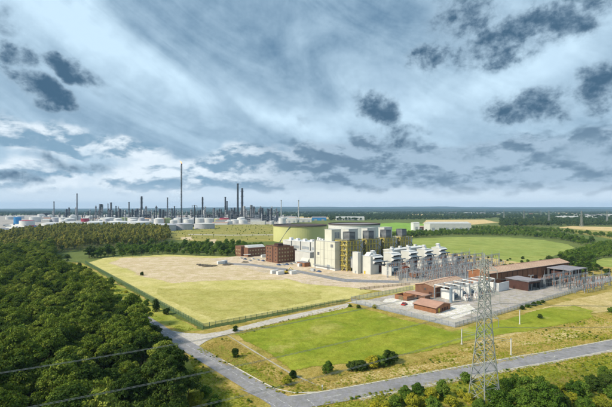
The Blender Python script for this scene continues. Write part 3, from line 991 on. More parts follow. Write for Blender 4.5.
for k_, wd in enumerate(('nearest', 'second', 'third', 'fourth', 'farthest')):
    filter_house(5.6 + 23.2 * k_, wd + ' white air filter house with dark hooded slots, in the row facing the switchyard')
t = sthing('turbine_hall', 'long low white turbine hall behind the white filter houses', 'building', 46, -20)
part('wall', bx(0, 48, 0, 8.5, 0, 14.8), MATS['white_cladding'], t)
part('roof', MB().extr_x([(-0.3, 14.8), (8.8, 14.8), (8.8, 15.2), (4.2, 16.0), (-0.3, 15.2)], -0.3, 48.3), MATS['white_paint'], t)
for q in range(4):
    part('roof_vent', bx(5 + q * 11.5, 7.5 + q * 11.5, 3.2, 5.2, 16.0, 17.4), MATS['pale_roof'], t)

# cream hall behind the tall block, with roof vents
t = sthing('cooling_hall', 'low cream hall with rooftop vents between brown offices and tall cream block', 'building', 2, 33)
part('wall', bx(0, 10, 0, 21, 0, 11.5), MATS['pale_roof'], t)
for y0, y1, zt in ((-2, 10.5, 19.5), (12.0, 24.5, 19.0), (26.0, 38.5, 19.0), (40.0, 53.0, 18.6)):
    part('cooling_cell', bx(10, 24, y0, y1, 0, zt), MATS['pale_roof'], t)
    part('cell_rim', bx(9.8, 24.2, y0 - 0.2, y1 + 0.2, zt, zt + 0.5), MATS['white_paint'], t)
    part('cell_louvre', bx(9.88, 10, y0 + 1.2, y1 - 1.2, 12.5, 15.0), MATS['grey_cladding'], t)
part('lower_roof', bx(-0.2, 9.0, -0.2, 21.2, 11.5, 11.8), MATS['pale_roof'], t)
for q in range(5):
    part('roof_vent', bx(12.5, 15.5, 1 + q * 10.5, 4 + q * 10.5, 18.5, 21.6), MATS['white_paint'], t)
part('lean_to', MB().extr_y([(-3.2, 0), (0, 0), (0, 6.5), (-3.2, 2.2)], 1, 11), MATS['cream_cladding'], t)


# brown brick offices
def windows(t, rows, m='window_pale'):
    for me_args, spots in rows:
        me = MB().box(*me_args).mesh('window')
        me.materials.append(MATS[m])
        for s in spots:
            o = part('window', me, None, t)
            o.location = s


t = thing('office_block', 'four storey dark brown brick office block beside the cream hall', 'building', (-25.9, 350.0), SA)
part('wall', bx(0, 14.5, 0, 19, 0, 15.2), MATS['brown_brick'], t)
part('wing', bx(14.5, 19.8, 1.2, 17, 0, 14.4), MATS['brown_brick'], t)
part('end_wing', bx(19.8, 24.5, 0.2, 15, 0, 11.0), MATS['brown_brick'], t)
part('parapet', MB().box(-0.2, 14.7, -0.2, 0.3, 15.2, 15.7).box(-0.2, 0.3, -0.2, 19.2, 15.2, 15.7).box(14.2, 14.7, -0.2, 19.2, 15.2, 15.7), MATS['dark_brick'], t)
part('roof_plant', bx(5, 11, 6, 12, 15.2, 17.2), MATS['dark_brick'], t)
part('entrance_recess', bx(-0.06, 0, 6.6, 8.4, 0, 15.0), MATS['dark_brick'], t)
windows(t, [((0, 1.5, -0.06, 0, 0, 1.4), [(1.6 + 3.2 * i, 0, 2 + 3.4 * j) for i in range(4) for j in range(4)]),
            ((0, 1.2, -0.06, 0, 0, 1.4), [(15.2 + 2.3 * i, 1.2, 2 + 3.4 * j) for i in range(2) for j in range(3)])])
windows(t, [((-0.06, 0, 0, 1.4, 0, 1.3), [(0, y, 2 + 3.4 * j) for y in (2.0, 11, 15) for j in range(4)])], 'glass_dark')
t = thing('workshop_block', 'lower brown brick building with pale vaulted roof, left of the offices', 'building', (-59.8, 397.0), SA)
part('wall', bx(0, 22, 0, 14, 0, 9.2), MATS['brown_brick'], t)
part('tower', bx(-3, 6, 9, 21, 0, 10.4), MATS['brown_brick'], t)
vr = [(1.0 + 12 * i / 12, 9.2 + 2.4 * math.sin(math.pi * i / 12)) for i in range(13)]
part('vaulted_roof', MB().extr_x(vr, 1.5, 21.6), MATS['pale_roof'], t)
part('canopy', bx(-5.5, 1.5, -3.4, -0.1, 2.6, 3.0), MATS['white_paint'], t)
windows(t, [((0, 1.5, -0.06, 0, 0, 1.4), [(2 + 3.4 * i, 0, 2 + 3.6 * j) for i in range(6) for j in range(2)])])
windows(t, [((-3.06, -3.0, 0, 1.6, 0, 1.5), [(0, 10.5 + 3.4 * i, 2 + 3.6 * j) for i in range(3) for j in range(2)])])

# small brick store between office and cream hall
t = sthing('brick_store', 'small low brick store in front of the cream hall', 'building', -6, 31)
part('wall', bx(0, 6, 0, 10, 0, 3.6), MATS['red_brick'], t)
part('roof', bx(-0.3, 6.3, -0.3, 10.3, 3.6, 3.9), MATS['slate_roof'], t)
part('door', bx(-0.06, 0, 3, 6, 0, 2.8), MATS['dark_grey'], t)


# big storage tanks behind the plant
def tank(name, label, px, py, rad, h, shell, roof, group=None, n=72, sunk=True):
    x, y = G(px, py)
    t = thing(name, label, 'tank', (x, y), 0, group)
    part('shell', MB().lathe([(rad, 0), (rad, h - 1.3)] if sunk else [(rad, 0), (rad, h)], n), MATS[shell], t, smooth=False)
    if sunk:
        part('rim', MB().lathe([(rad + 0.5, h - 2.2), (rad + 0.5, h), (rad - 0.3, h), (rad - 0.3, h - 1.2)], n), MATS['tank_roof'], t)
        part('roof', MB().lathe([(rad - 0.4, h - 1.15), (rad * 0.5, h - 0.6), (0.1, h - 0.3)], n), MATS[roof], t)
    else:
        part('roof', MB().lathe([(rad + 0.15, h - 0.2), (rad + 0.15, h), (rad * 0.6, h + rad * 0.09), (0.1, h + rad * 0.14)], n), MATS[roof], t)
    return t


t = tank('storage_tank', 'huge yellow-green storage tank with dark roof behind the offices', 300, 240.5, 41.5, 25, 'tank_yellow', 'tank_roof')
part('wind_girder', MB().lathe([(41.5, 23.0), (42.3, 23.0), (42.3, 23.3), (41.5, 23.3)], 72), MATS['tank_yellow'], t)
part('stair', MB().beam((-30, -29.5, 0), (-14, -40, 24), 1.2, 0.4), MATS['pale_steel'], t)
t = tank('storage_tank', 'huge white storage tank rising behind the yellow framed boilers', 354, 239.0, 42, 26, 'white_paint', 'slate_roof')
part('wind_girder', MB().lathe([(42, 23.5), (42.8, 23.5), (42.8, 23.9), (42, 23.9)], 72), MATS['tank_white'], t)

# ------------------------------------------------------------------ switchyard
def lattice_column(mb, x, y, h, w=0.7, step=1.6, th=0.12):
    c = [(x - w / 2, y - w / 2), (x + w / 2, y - w / 2), (x + w / 2, y + w / 2), (x - w / 2, y + w / 2)]
    for a in c:
        mb.beam((a[0], a[1], 0), (a[0], a[1], h), th)
    n = max(2, int(h / step))
    for i in range(n):
        for q in range(4):
            a, b = c[q], c[(q + 1) % 4]
            if i % 2:
                a, b = b, a
            mb.beam((a[0], a[1], h * i / n), (b[0], b[1], h * (i + 1) / n), th * 0.7)


def lattice_beam(mb, p, q, w=0.7, th=0.1, step=1.5):
    p, q = Vector(p), Vector(q)
    d = (q - p).normalized()
    a = d.cross(Vector((0, 0, 1))).normalized() * w / 2
    b = Vector((0, 0, w / 2))
    for s1, s2 in ((1, 1), (1, -1), (-1, 1), (-1, -1)):
        mb.beam(p + a * s1 + b * s2, q + a * s1 + b * s2, th)
    n = max(2, int((q - p).length / step))
    for i in range(n):
        u, v = p.lerp(q, i / n), p.lerp(q, (i + 1) / n)
        s = 1 if i % 2 else -1
        mb.beam(u + a + b * s, v + a - b * s, th * 0.7)
        mb.beam(u - a + b * s, v - a - b * s, th * 0.7)


def make_gantry(W_, H_, label, group, loc, rz):
    t = thing('steel_gantry', label, 'gantry', loc, rz, group)
    for x in (0, W_):
        mb = MB()
        lattice_column(mb, x, 0, H_, 0.8)
        mb.cyl((x, 0, H_), (x, 0, H_ + 3.0), 0.1, 0.04, 6)
        part('column', mb, MATS['pale_steel'], t)
    mb = MB()
    lattice_beam(mb, (0, 0, H_ - 0.5), (W_, 0, H_ - 0.5), 0.8)
    part('crossbeam', mb, MATS['pale_steel'], t)
    for i in range(3):
        x = W_ * (i + 0.5) / 3
        part('insulator', MB().cyl((x, 0, H_ - 3.0), (x, 0, H_ - 1.0), 0.2, n=8), MATS['insulator'], t)
    return t


GL = 'grey lattice gantry in the switchyard in front of the white filter houses'
GG = 'switchyard gantries'
g0 = make_gantry(13.5, 10.5, GL, GG, site(8, -48), SA)
first = True
for v in (-46, -58, -70, -82):
    for i in range(8):
        u = 8 + i * 15.2 + (6 if v < -60 else 0)
        if v <= -82 and (u < 30 or u > 70):
            continue
        lb = 'grey lattice gantry, %s from the left in the %s row of the switchyard' % (ORD[i], {-46: 'rear', -58: 'third', -70: 'second', -82: 'front'}[v])
        if first:
            g0.location = site(u, v) + (0,)
            g0['label'] = lb
            first = False
            continue
        dup(g0, site(u, v), SA, lb)


def make_disconnector(loc, rz):
    t = thing('disconnector', 'grey post insulator switch set standing in the switchyard rows', 'switch', loc, rz, 'switchyard insulator sets')
    mb = MB()
    for x in (0, 3.2, 6.4):
        mb.beam((x, 0, 0), (x, 0, 2.6), 0.25)
    mb.beam((-0.6, 0, 2.7), (7, 0, 2.7), 0.4, 0.25)
    part('frame', mb, MATS['pale_steel'], t)
    for x in (0, 3.2, 6.4):
        part('insulator', MB().cyl((x, -0.8, 2.8), (x, -0.8, 5.2), 0.18, 0.14, 8).cyl((x, 0.8, 2.8), (x, 0.8, 5.2), 0.18, 0.14, 8), MATS['grey_cladding' if x == 3.2 else 'insulator'], t)
        part('blade', MB().beam((x, -1.3, 5.3), (x, 1.3, 5.3), 0.14), MATS['pale_steel'], t)
    return t


d0 = make_disconnector(site(12, -52), SA)
first = True
rr = random.Random(5)
for v in (-50, -54, -62, -66, -74, -78):
    for i in range(9):
        u = 6 + i * 13.2 + (7 if v < -60 else 0)
        lb = 'post insulator switch set, %s from the left in the %s line of the switchyard' % (ORD[i], ORD[5 - (-50, -54, -62, -66, -74, -78).index(v)])
        if first:
            first = False
            d0['label'] = lb
            continue
        dup(d0, site(u + rr.uniform(-1, 1), v), SA, lb)


def make_transformer(loc, rz, label, group, body, sc=1.0):
    t = thing('transformer', label, 'transformer', loc, rz, group)
    part('tank', bx(0, 6, 0, 3.2, 0.6, 4.4), MATS[body], t)
    part('plinth', bx(-0.6, 6.6, -1.6, 4.8, 0, 0.6), MATS['concrete'], t)
    fm = bx(0, 0.16, -1.3, -0.05, 0, 2.9).mesh('radiator_fin')
    fm.materials.append(MATS[body])
    for i in range(10):
        o = part('radiator_fin', fm, None, t)
        o.location = (0.4 + i * 0.55, 0, 1.1)
    part('conservator', MB().cyl((0.6, 2.4, 5.6), (4.2, 2.4, 5.6), 0.55, n=12).beam((1.2, 2.4, 4.4), (1.2, 2.4, 5.2), 0.2).beam((3.6, 2.4, 4.4), (3.6, 2.4, 5.2), 0.2), MATS[body], t)
    for i in range(3):
        x = 1.0 + i * 1.9
        part('bushing', MB().cyl((x, 0.8, 4.4), (x, 0.4, 6.9), 0.24, 0.1, 8), MATS['insulator'], t)
    t.scale = (sc, sc, sc)
    return t


tr0 = make_transformer(site(20, -40), SA, 'blue-grey transformer below the nearest white filter house', 'generator transformers', 'transformer_blue', 1.35)
for k_ in range(1, 5):
    dup(tr0, site(20 + 23.2 * k_, -40), SA, 'blue-grey transformer below the %s white filter house' % ('second', 'third', 'fourth', 'farthest')[k_ - 1], sc=1.35)
t = make_transformer(site(33, -42), SA, 'rust red transformer among the blue-grey ones in the switchyard', None, 'rust_red', 1.2)
wl = None
for k_ in range(5):
    t = sthing('blast_wall', 'pale concrete blast wall, %s from the left among the switchyard transformers' % ORD[k_], 'wall', 15 + 23.2 * k_, -44, 'switchyard blast walls')
    part('panel', bx(0, 0.5, 0, 9, 0, 6.5), MATS['pale_roof'], t)
    part('coping', bx(-0.1, 0.6, -0.1, 9.1, 6.5, 6.75), MATS['concrete'], t)
# tubular busbars
for i, v in enumerate((-56, -60, -72)):
    t = sthing('busbar', ('nearest', 'middle', 'rear')[2 - i] + ' long tubular busbar on posts running through the switchyard', 'busbar', 8, v)
    part('tube', MB().cyl((0, 0, 7), (116, 0, 7), 0.14, n=8), MATS['galvanised'], t)
    pm = MB().cyl((0, 0, 0), (0, 0, 6.9), 0.2, 0.14, 8).mesh('post')
    pm.materials.append(MATS['pale_steel'])
    for q in range(9):
        o = part('post', pm, None, t)
        o.location = (q * 14.4 + 0.6, 0, 0)
t = sthing('control_house', 'small brick relay house at the left end of the switchyard', 'building', 22, -60)
part('wall', bx(0, 8, 0, 5, 0, 3.6), MATS['red_brick'], t)
part('roof', bx(-0.3, 8.3, -0.3, 5.3, 3.6, 3.9), MATS['slate_roof'], t)
part('door', bx(-0.06, 0, 1.5, 2.6, 0, 2.2), MATS['dark_grey'], t)
for px, py, h in ((466, 283, 11.5), (531, 290, 9.0), (407, 281, 8.5)):
    x, y = G(px, py)
    t = thing('lamp_mast', {466: 'tall pale lamp mast between brown shed and long brown hall', 531: 'tall pale lamp mast beside the dark open shed', 407: 'lamp mast at the left corner of the switchyard'}[px], 'mast', (x, y))
    part('pole', MB().cyl((0, 0, 0), (0, 0, h), 0.42, 0.28, 10), MATS['pale_steel'], t)
    part('lamp_head', MB().beam((-1.2, 0, h), (1.2, 0, h), 0.3).box(-1.5, -0.7, -0.3, 0.3, h - 0.1, h + 0.25).box(0.7, 1.5, -0.3, 0.3, h - 0.1, h + 0.25), MATS['pale_steel'], t)

# ------------------------------------------------------------------ substation buildings
t = thing('brick_shed', 'large brown shed with low pitched pink roof in the substation', 'building', (72.3, 215.0), SA)
L_, W_ = 34.0, 13.1
part('wall', MB().extr_x([(0, 0), (W_, 0), (W_, 5.8), (W_ / 2, 7.2), (0, 5.8)], 0, L_), MATS['brown_brick'], t)
part('roof', MB().extr_x([(-0.5, 5.75), (W_ / 2, 7.25), (W_ + 0.5, 5.75), (W_ + 0.5, 6.05), (W_ / 2, 7.6), (-0.5, 6.05)], -0.5, L_ + 0.4), MATS['pink_roof'], t)
def seams(roof, x1, hw, ze, zr, step):
    sm = MB().beam((0, -0.45, ze), (0, hw, zr), 0.16, 0.14).mesh('roof_seam')
    sm.materials.append(roof.data.materials[0])
    for q in range(int(x1 / step) + 1):
        o = part('roof_seam', sm, None, roof)
        o.location = (q * step, 0, 0)


seams(t.children[-1], L_, W_ / 2, 6.07, 7.62, 2.1)
part('ridge_cap', bx(-0.5, L_ + 0.4, W_ / 2 - 0.35, W_ / 2 + 0.35, 7.5, 7.72), MATS['terracotta_roof'], t)
bm_ = bx(0, 0.35, -0.12, 0, 0, 5.4).mesh('pilaster')
bm_.materials.append(MATS['dark_brick'])
for q in range(8):
    o = part('pilaster', bm_, None, t)
    o.location = (2 + q * 4.3, 0, 0)
part('sign', bx(-0.08, 0, 6.0, 7.1, 3.6, 4.6), MATS['dark_grey'], t)
part('door', bx(-0.08, 0, 2.0, 4.2, 0, 2.9), MATS['dark_brick'], t)
t = thing('brick_kiosk', 'small gabled red brick house with terracotta roof at the compound corner', 'building', (61.5, 182.5), SA)
W2, L2 = 13.2, 12.0
part('wall', MB().extr_y([(0, 0), (W2, 0), (W2, 2.7), (W2 / 2, 4.1), (0, 2.7)], 0, L2), MATS['red_brick'], t)
part('roof', MB().extr_y([(-0.5, 2.62), (W2 / 2, 4.12), (W2 + 0.5, 2.62), (W2 + 0.5, 2.9), (W2 / 2, 4.45), (-0.5, 2.9)], -0.45, L2 + 0.45), MATS['terracotta_roof'], t)
part('door', bx(2.2, 3.6, -0.06, 0, 0, 2.2), MATS['machine_yellow'], t)
for q in range(3):
    part('louvre', bx(5.2 + q * 2.2, 6.6 + q * 2.2, -0.06, 0, 0.6, 1.9), MATS['dark_brick'], t)
part('gutter', bx(-0.62, -0.5, -0.4, L2 + 0.4, 2.6, 2.75), MATS['dark_brick'], t)
x, y = G(407, 301.5)
t = thing('brick_enclosure', 'low brown walled enclosure left of the brown shed', 'wall', (x, y), SA)
part('wall', MB().box(0, 7, 0, 0.4, 0, 2.6).box(0, 0.4, 0.4, 8, 0, 2.6).box(6.6, 7, 0.4, 8, 0, 2.6).box(0.4, 6.6, 7.6, 8, 0, 2.6), MATS['red_brick'], t)
part('gate', bx(-0.06, 0, 2.5, 5.5, 0.1, 2.3), MATS['wood_post'], t)
x, y = G(425, 300.5)
t = thing('flat_roof_annex', 'low flat roofed brown annex in front of the brown shed', 'building', (x, y), SA)
part('wall', bx(0, 5, 0, 13, 0, 2.3), MATS['brown_brick'], t)
part('roof', bx(-0.4, 5.3, -0.4, 13.4, 2.3, 2.6), MATS['terracotta_roof'], t)
part('door', bx(-0.06, 0, 4, 5.2, 0, 2.0), MATS['dark_brick'], t)

LA = R(31)
t = thing('long_hall', 'very long brown brick hall with pink roof behind the substation', 'building', (114, 241), LA)
L_, W_ = 100.0, 14.0
part('wall', MB().extr_x([(0, 0), (W_, 0), (W_, 9), (W_ / 2, 11.0), (0, 9)], 0, L_), MATS['red_brick'], t)
part('roof', MB().extr_x([(-0.6, 8.9), (W_ / 2, 11.1), (W_ + 0.6, 8.9), (W_ + 0.6, 9.25), (W_ / 2, 11.5), (-0.6, 9.25)], -0.5, L_ + 0.5), MATS['pink_roof'], t)
seams(t.children[-1], L_, W_ / 2, 9.27, 11.52, 2.5)
part('ridge_cap', bx(-0.5, L_ + 0.4, W_ / 2 - 0.35, W_ / 2 + 0.35, 11.4, 11.62), MATS['terracotta_roof'], t)
part('gutter', bx(-0.4, L_ + 0.4, -0.85, -0.6, 8.7, 8.95), MATS['dark_brick'], t)
pm = bx(0, 0.5, -0.2, 0, 0, 8.6).mesh('pilaster')
pm.materials.append(MATS['brown_brick'])
for q in range(17):
    o = part('pilaster', pm, None, t)
    o.location = (2 + q * 6, 0, 0)
pm = bx(0, 3.4, -0.07, 0, 0, 3.6).mesh('roller_door')
pm.materials.append(MATS['dark_brick'])
for q in range(8):
    o = part('roller_door', pm, None, t)
    o.location = (4.2 + q * 12, 0, 0)
t = thing('open_shed', 'dark open fronted shed with flat grey roof before the long hall', 'building', (134, 232), LA)
part('back_wall', bx(0, 13, 13.4, 14, 0, 5.6), MATS['dark_brick'], t)
part('side_wall', bx(0, 0.5, 0, 13.4, 0, 5.6), MATS['dark_brick'], t)
part('roof', MB().extr_x([(-0.5, 5.6), (14.4, 5.9), (14.4, 6.2), (-0.5, 5.95)], -0.5, 13.6), MATS['slate_roof'], t)
for q in range(4):
    part('post', bx(0.2 + q * 4.1, 0.55 + q * 4.1, -0.15, 0.2, 0, 5.6), MATS['dark_grey'], t)
part('front_beam', bx(-0.2, 13.2, -0.35, -0.15, 4.4, 5.6), MATS['dark_brick'], t)
part('inner_block', bx(1.4, 12, 4, 12.8, 0, 4.2), MATS['dark_brick'], t)
t = thing('steel_canopy', 'grey roofed open steel bay at the far end of the long hall', 'building', (178, 259), LA)
part('roof', bx(-0.5, 22, -0.5, 15, 8.0, 8.5), MATS['slate_roof'], t)
for q in range(4):
    part('column', bx(0.2 + q * 7, 0.9 + q * 7, 0, 0.7, 0, 8), MATS['pale_steel' if q == 1 else 'dark_grey'], t)
    part('back_column', bx(0.2 + q * 7, 0.9 + q * 7, 13.6, 14.3, 0, 8), MATS['dark_grey'], t)
part('back_wall', bx(0, 21.8, 14.4, 14.8, 0, 8), MATS['dark_grey'], t)
part('equipment', bx(1.5, 20, 3, 13, 0, 7.0), MATS['dark_brick'], t)

# gantry frames in front of the long hall
ga = make_gantry(11, 8.5, 'grey steel gantry in the row in front of the long brown hall', 'gantries before the long hall', (150, 236), LA)
fx = lambda u, v: (150 + u * math.cos(LA) - v * math.sin(LA), 232 + u * math.sin(LA) + v * math.cos(LA))
ga.location = fx(4, -1) + (0,)
ga['label'] = 'grey steel gantry, first of the middle row before the long brown hall'
for u, v in ((15.5, -1), (27, -1), (4, 8), (15.5, 8), (27, 8), (4, -9), (15.5, -9), (27, -9), (38, -9)):
    dup(ga, fx(u, v), LA, 'grey steel gantry, %s of the %s row before the long brown hall' % (ORD[int((u - 4) / 11)], {-1: 'middle', 8: 'rear', -9: 'front'}[v]))
for u, v in ((5, -5), (13, -5), (21, -5), (29, -5), (5, 3), (13, 3), (21, 3), (29, 3), (9, -12), (18, -12), (27, -12)):
    dup(d0, fx(u, v), LA, 'post insulator switch set, %s of the %s line before the long brown hall' % (ORD[int((u - 5) / 7.9)], {-5: 'middle', 3: 'rear', -12: 'front'}[v]), 'insulator sets before the long hall')

for i in range(7):
    u = 1 + i * 5.6
    t = thing('switch_bay', 'dark switchgear bay, %s from the left before the long brown hall' % ORD[i], 'switchgear', fx(u, 9.5), LA, 'switchgear bays before the long hall')
    part('cabinet', bx(0, 4.4, 0, 4.0, 0.3, 5.0), MATS['dark_grey'], t)
    part('plinth', bx(-0.3, 4.7, -0.5, 4.4, 0, 0.3), MATS['concrete'], t)
    part('roof', bx(-0.2, 4.6, -0.3, 4.2, 5.0, 5.2), MATS['stack_grey'], t)
    for q in range(3):
        part('bushing', MB().cyl((0.8 + q * 1.4, 1.2, 5.2), (0.8 + q * 1.4, 0.8, 7.6), 0.2, 0.1, 8), MATS['insulator'], t)

# white transformer bays with a grey pipe frame over them
BA = R(36)
t = thing('bay_frame', 'pale grey steel frame of beams over the white transformer bays', 'gantry', (77, 205), BA)
fx2 = lambda u, v: (77 + u * math.cos(BA) - v * math.sin(BA), 205 + u * math.sin(BA) + v * math.cos(BA))
cm = MB().cyl((0, 0, 0), (0, 0, 7.6), 0.34, n=10).mesh('column')
cm.materials.append(MATS['pale_steel'])
for u in (0, 9, 18, 27, 36, 45):
    for v in (0, 10):
        o = part('column', cm, None, t)
        o.location = (u, v, 0)
part('corner_column', MB().cyl((-0.6, -0.6, 0), (-0.6, -0.6, 7.7), 0.8, n=12), MATS['transformer_blue'], t)
for v in (0, 5, 10):
    mb = MB()
    lattice_beam(mb, (0, v, 7.6), (45, v, 7.6), 0.6)
    part('long_beam', mb, MATS['white_paint'], t)
for u in (0, 9, 18, 27, 36, 45):
    part('cross_beam', MB().beam((u, 0, 7.9), (u, 10, 7.9), 0.45), MATS['white_paint'], t)
for i in range(6):
    t = thing('bay_wall', 'white fire wall, %s from the left, dividing the transformer bays' % ORD[i], 'wall', fx2(4.4 + 8.2 * i, 1.2), BA, 'white bay walls')
    part('panel', bx(0, 0.4, 0, 8.0, 0, 5.4), MATS['white_paint'], t)
    part('back_panel', bx(0.4, 3.6, 7.6, 8.0, 0, 5.4), MATS['white_paint'], t)
    part('pier', bx(-0.2, 0.6, -0.3, 0, 0, 5.6), MATS['white_paint'], t)
t = thing('white_wall', 'bright white screen wall at the right end of the transformer bays', 'wall', fx2(46.5, -2), BA)
part('panel', bx(0, 12, 0, 0.5, 0, 5.2), MATS['white_paint'], t)
part('return_panel', bx(-0.5, 0, 0, 8, 0, 5.2), MATS['white_paint'], t)
tb = make_transformer(fx2(5.8, 3), BA, 'blue-grey transformer in the first white bay from the left', 'bay transformers', 'transformer_blue', 0.75)
for i in range(1, 5):
    dup(tb, fx2(5.8 + 8.2 * i, 3), BA, 'blue-grey transformer in the %s white bay from the left' % ORD[i], sc=0.75)
for i, (u, v) in enumerate(((7, -5), (15, -6), (24, -5), (32, -4))):
    dup(d0, fx2(u, v), BA, 'post insulator switch set, %s from the left before the white transformer bays' % ORD[i], 'insulator sets before the white bays', 0.8)
for i, (u, v, s_, nm) in enumerate(((9, -3.4, 0.55, 'small white oil tank unit left of centre before the white bays'), (19, -3.6, 0.6, 'small white oil tank unit right of centre before the white bays'))):
    make_transformer(fx2(u, v), BA, nm, None, 'white_paint', s_)


# ------------------------------------------------------------------ palisade fences
def fence(name, label, p0, p1, m, bay=3.0, h=2.4, skip=()):
    p0, p1 = Vector(p0), Vector(p1)
    L = (p1 - p0).length
    n = max(1, round(L / bay))
    b = L / n
    ang = math.atan2((p1 - p0).y, (p1 - p0).x)
    t = thing(name, label, 'fence', (p0.x, p0.y), ang)
    pm = MB().box(-0.06, 0.06, -0.06, 0.06, 0, h + 0.05).mesh('post')
    pm.materials.append(MATS[m])
    qm = MB()
    k = int(b / 0.27)
    for i in range(k):
        x = (i + 0.5) * b / k
        qm.box(x - 0.05, x + 0.05, -0.09, -0.07, 0.08, h)
    qm.box(0.02, b - 0.02, -0.07, -0.03, 0.4, 0.46)
    qm.box(0.02, b - 0.02, -0.07, -0.03, h - 0.45, h - 0.39)
    qm = qm.mesh('pale_panel')
    qm.materials.append(MATS[m])
    for i in range(n + 1):
        o = part('post', pm, None, t)
        o.location = (i * b, 0, 0)
        if i < n and i not in skip:
            o = part('pale_panel', qm, None, t)
            o.location = (i * b, 0, 0)
    return t


A_, B_, C_ = G(203, 329), G(85, 263), G(345, 303)
fence('palisade_fence', 'green palisade fence along the road side of the dry field', A_, B_, 'fence_green', 3.0)
fence('palisade_fence', 'green palisade fence along the pale track below the dry field', A_, C_, 'fence_green', 2.75)
K_ = G(455, 328)
fence('palisade_fence', 'grey palisade fence of the substation along the track above the lawn', K_, G(352, 303.2), 'fence_grey', 3.0)
fence('palisade_fence', 'grey palisade fence of the substation running right from its near corner', K_, G(612, 281.3), 'fence_grey', 3.0)
fence('palisade_fence', 'grey palisade fence between dry field and the substation yard', G(351, 301), G(413, 289.6), 'fence_grey', 3.0)
fence('palisade_fence', 'grey palisade fence in front of the switchyard gantries', G(399, 283), G(473, 282), 'fence_grey', 3.0)
fence('palisade_fence', 'grey palisade fence closing the left end of the switchyard', G(399, 283), G(400, 266), 'fence_grey', 3.0)
fence('post_fence', 'low brown fence round the pale yard in the dry field corner', G(360, 290), G(410, 285), 'wood_post', 3.5, 1.6)

# ------------------------------------------------------------------ pylon and its wires
def make_pylon(loc, rz, label, group=None, fat=1.0, H=37.0):
    t = thing('pylon', label, 'pylon', loc, rz, group)
    hw = lambda z: 2.75 + (1.3 - 2.75) * (z / 18.0) if z < 18 else 1.35 + (0.55 - 1.35) * (z - 18) / (H - 18)
    zs = [0, 5, 9.3, 13, 16, 18.8, 21.4, 23.8, 26, 28.2, 30.2, 32.2, 34.0, 35.6, H]
    cs = ((-1, -1), (1, -1), (1, 1), (-1, 1))
    th = 0.135 * fat
    for sx, sy in cs:
        mb = MB()
        for i in range(len(zs) - 1):
            a, b = hw(zs[i]), hw(zs[i + 1])
            mb.beam((sx * a, sy * a, zs[i]), (sx * b, sy * b, zs[i + 1]), th * (1.5 if zs[i] < 18 else 1.2))
        part('leg', mb, MATS['pylon_steel'], t)
    for i in range(len(zs) - 1):
        a, b = hw(zs[i]), hw(zs[i + 1])
        mb = MB()
        for q in range(4):
            c, d = cs[q], cs[(q + 1) % 4]
            mb.beam((c[0] * a, c[1] * a, zs[i]), (d[0] * b, d[1] * b, zs[i + 1]), th * 0.75)
            mb.beam((d[0] * a, d[1] * a, zs[i]), (c[0] * b, c[1] * b, zs[i + 1]), th * 0.75)
            mb.beam((c[0] * b, c[1] * b, zs[i + 1]), (d[0] * b, d[1] * b, zs[i + 1]), th * 0.6)
            if i < 3:
                m1 = ((c[0] + d[0]) * (a + b) / 4, (c[1] + d[1]) * (a + b) / 4, (zs[i] + zs[i + 1]) / 2)
                mb.beam((c[0] * a, c[1] * a, zs[i] + 0.3), m1, th * 0.5)
                zc = (zs[i] + zs[i + 1]) / 2
                e = hw(zc)
                mb.beam((c[0] * e, c[1] * e, zc), (d[0] * e, d[1] * e, zc), th * 0.5)
        part('bracing', mb, MATS['pylon_steel'], t)
    arms = []
    for z, L in ((22.6, 4.4), (28.6, 4.8), (34.4, 4.0)):
        for s in (-1, 1):
            w = hw(z)
            mb = MB()
            tip = (s * L, 0, z + 0.3)
            for yy in (-w, w):
                mb.beam((s * w, yy, z), tip, th * 0.8)
                mb.beam((s * w, yy, z + 1.7), tip, th * 0.7)
                mb.beam((s * (w + (L - w) * 0.45), yy * 0.55, z + 0.15), (s * (w + (L - w) * 0.2), yy * 0.8, z + 1.35), th * 0.5)
            a_ = part('crossarm', mb, MATS['pylon_steel'], t)
            part('insulator', MB().cyl((s * L, 0, z + 0.2), (s * L, 0, z - 1.7), 0.07 * fat, n=8), MATS['pylon_steel'], a_)
            arms.append((s * L, z - 1.7))
    part('peak', MB().beam((-0.5, -0.5, H), (0, 0, H + 1.5), th).beam((0.5, 0.5, H), (0, 0, H + 1.5), th).beam((0.5, -0.5, H), (0, 0, H + 1.5), th).beam((-0.5, 0.5, H), (0, 0, H + 1.5), th), MATS['pylon_steel'], t)
    return t, arms


PX, PY = G(484.5, 404)
LINE = Vector((-97, -36)).normalized()                 # the line runs to the left, past the camera's near side
ARM = Vector((-LINE.y, LINE.x))                         # towards the far side is minus
pyl, arms = make_pylon((PX, PY), math.atan2(ARM.y, ARM.x), 'tall grey lattice pylon standing among bushes by the road')
for L, z in arms:
    a = Vector((PX, PY)) + ARM * L
    side = 'near' if (ARM * L).y < 0 else 'far'
    if side == 'far':
        continue                                        # only one side of the pylon is strung
    lvl = {20.9: 'lowest', 26.9: 'middle', 32.7: 'top'}[round(z, 1)]
    mb = MB()
    for dirn, span in ((LINE, 300.0), (-LINE, 300.0)):
        for off in (-0.22, 0.22):
            pts = []
            for i in range(41):
                s = i / 40
                p = a + dirn * (span * s) + ARM * off
                pts.append(Vector((p.x, p.y, z - 4 * 9.2 * s * (1 - s))))
            for i in range(40):
                mb.beam(pts[i], pts[i + 1], 0.042)
    o = part('conductor', mb, MATS['wire'], None)
    tag(o, '%s twin wire on the %s side of the grey pylon' % (lvl, side), 'wire', 'overhead wires')


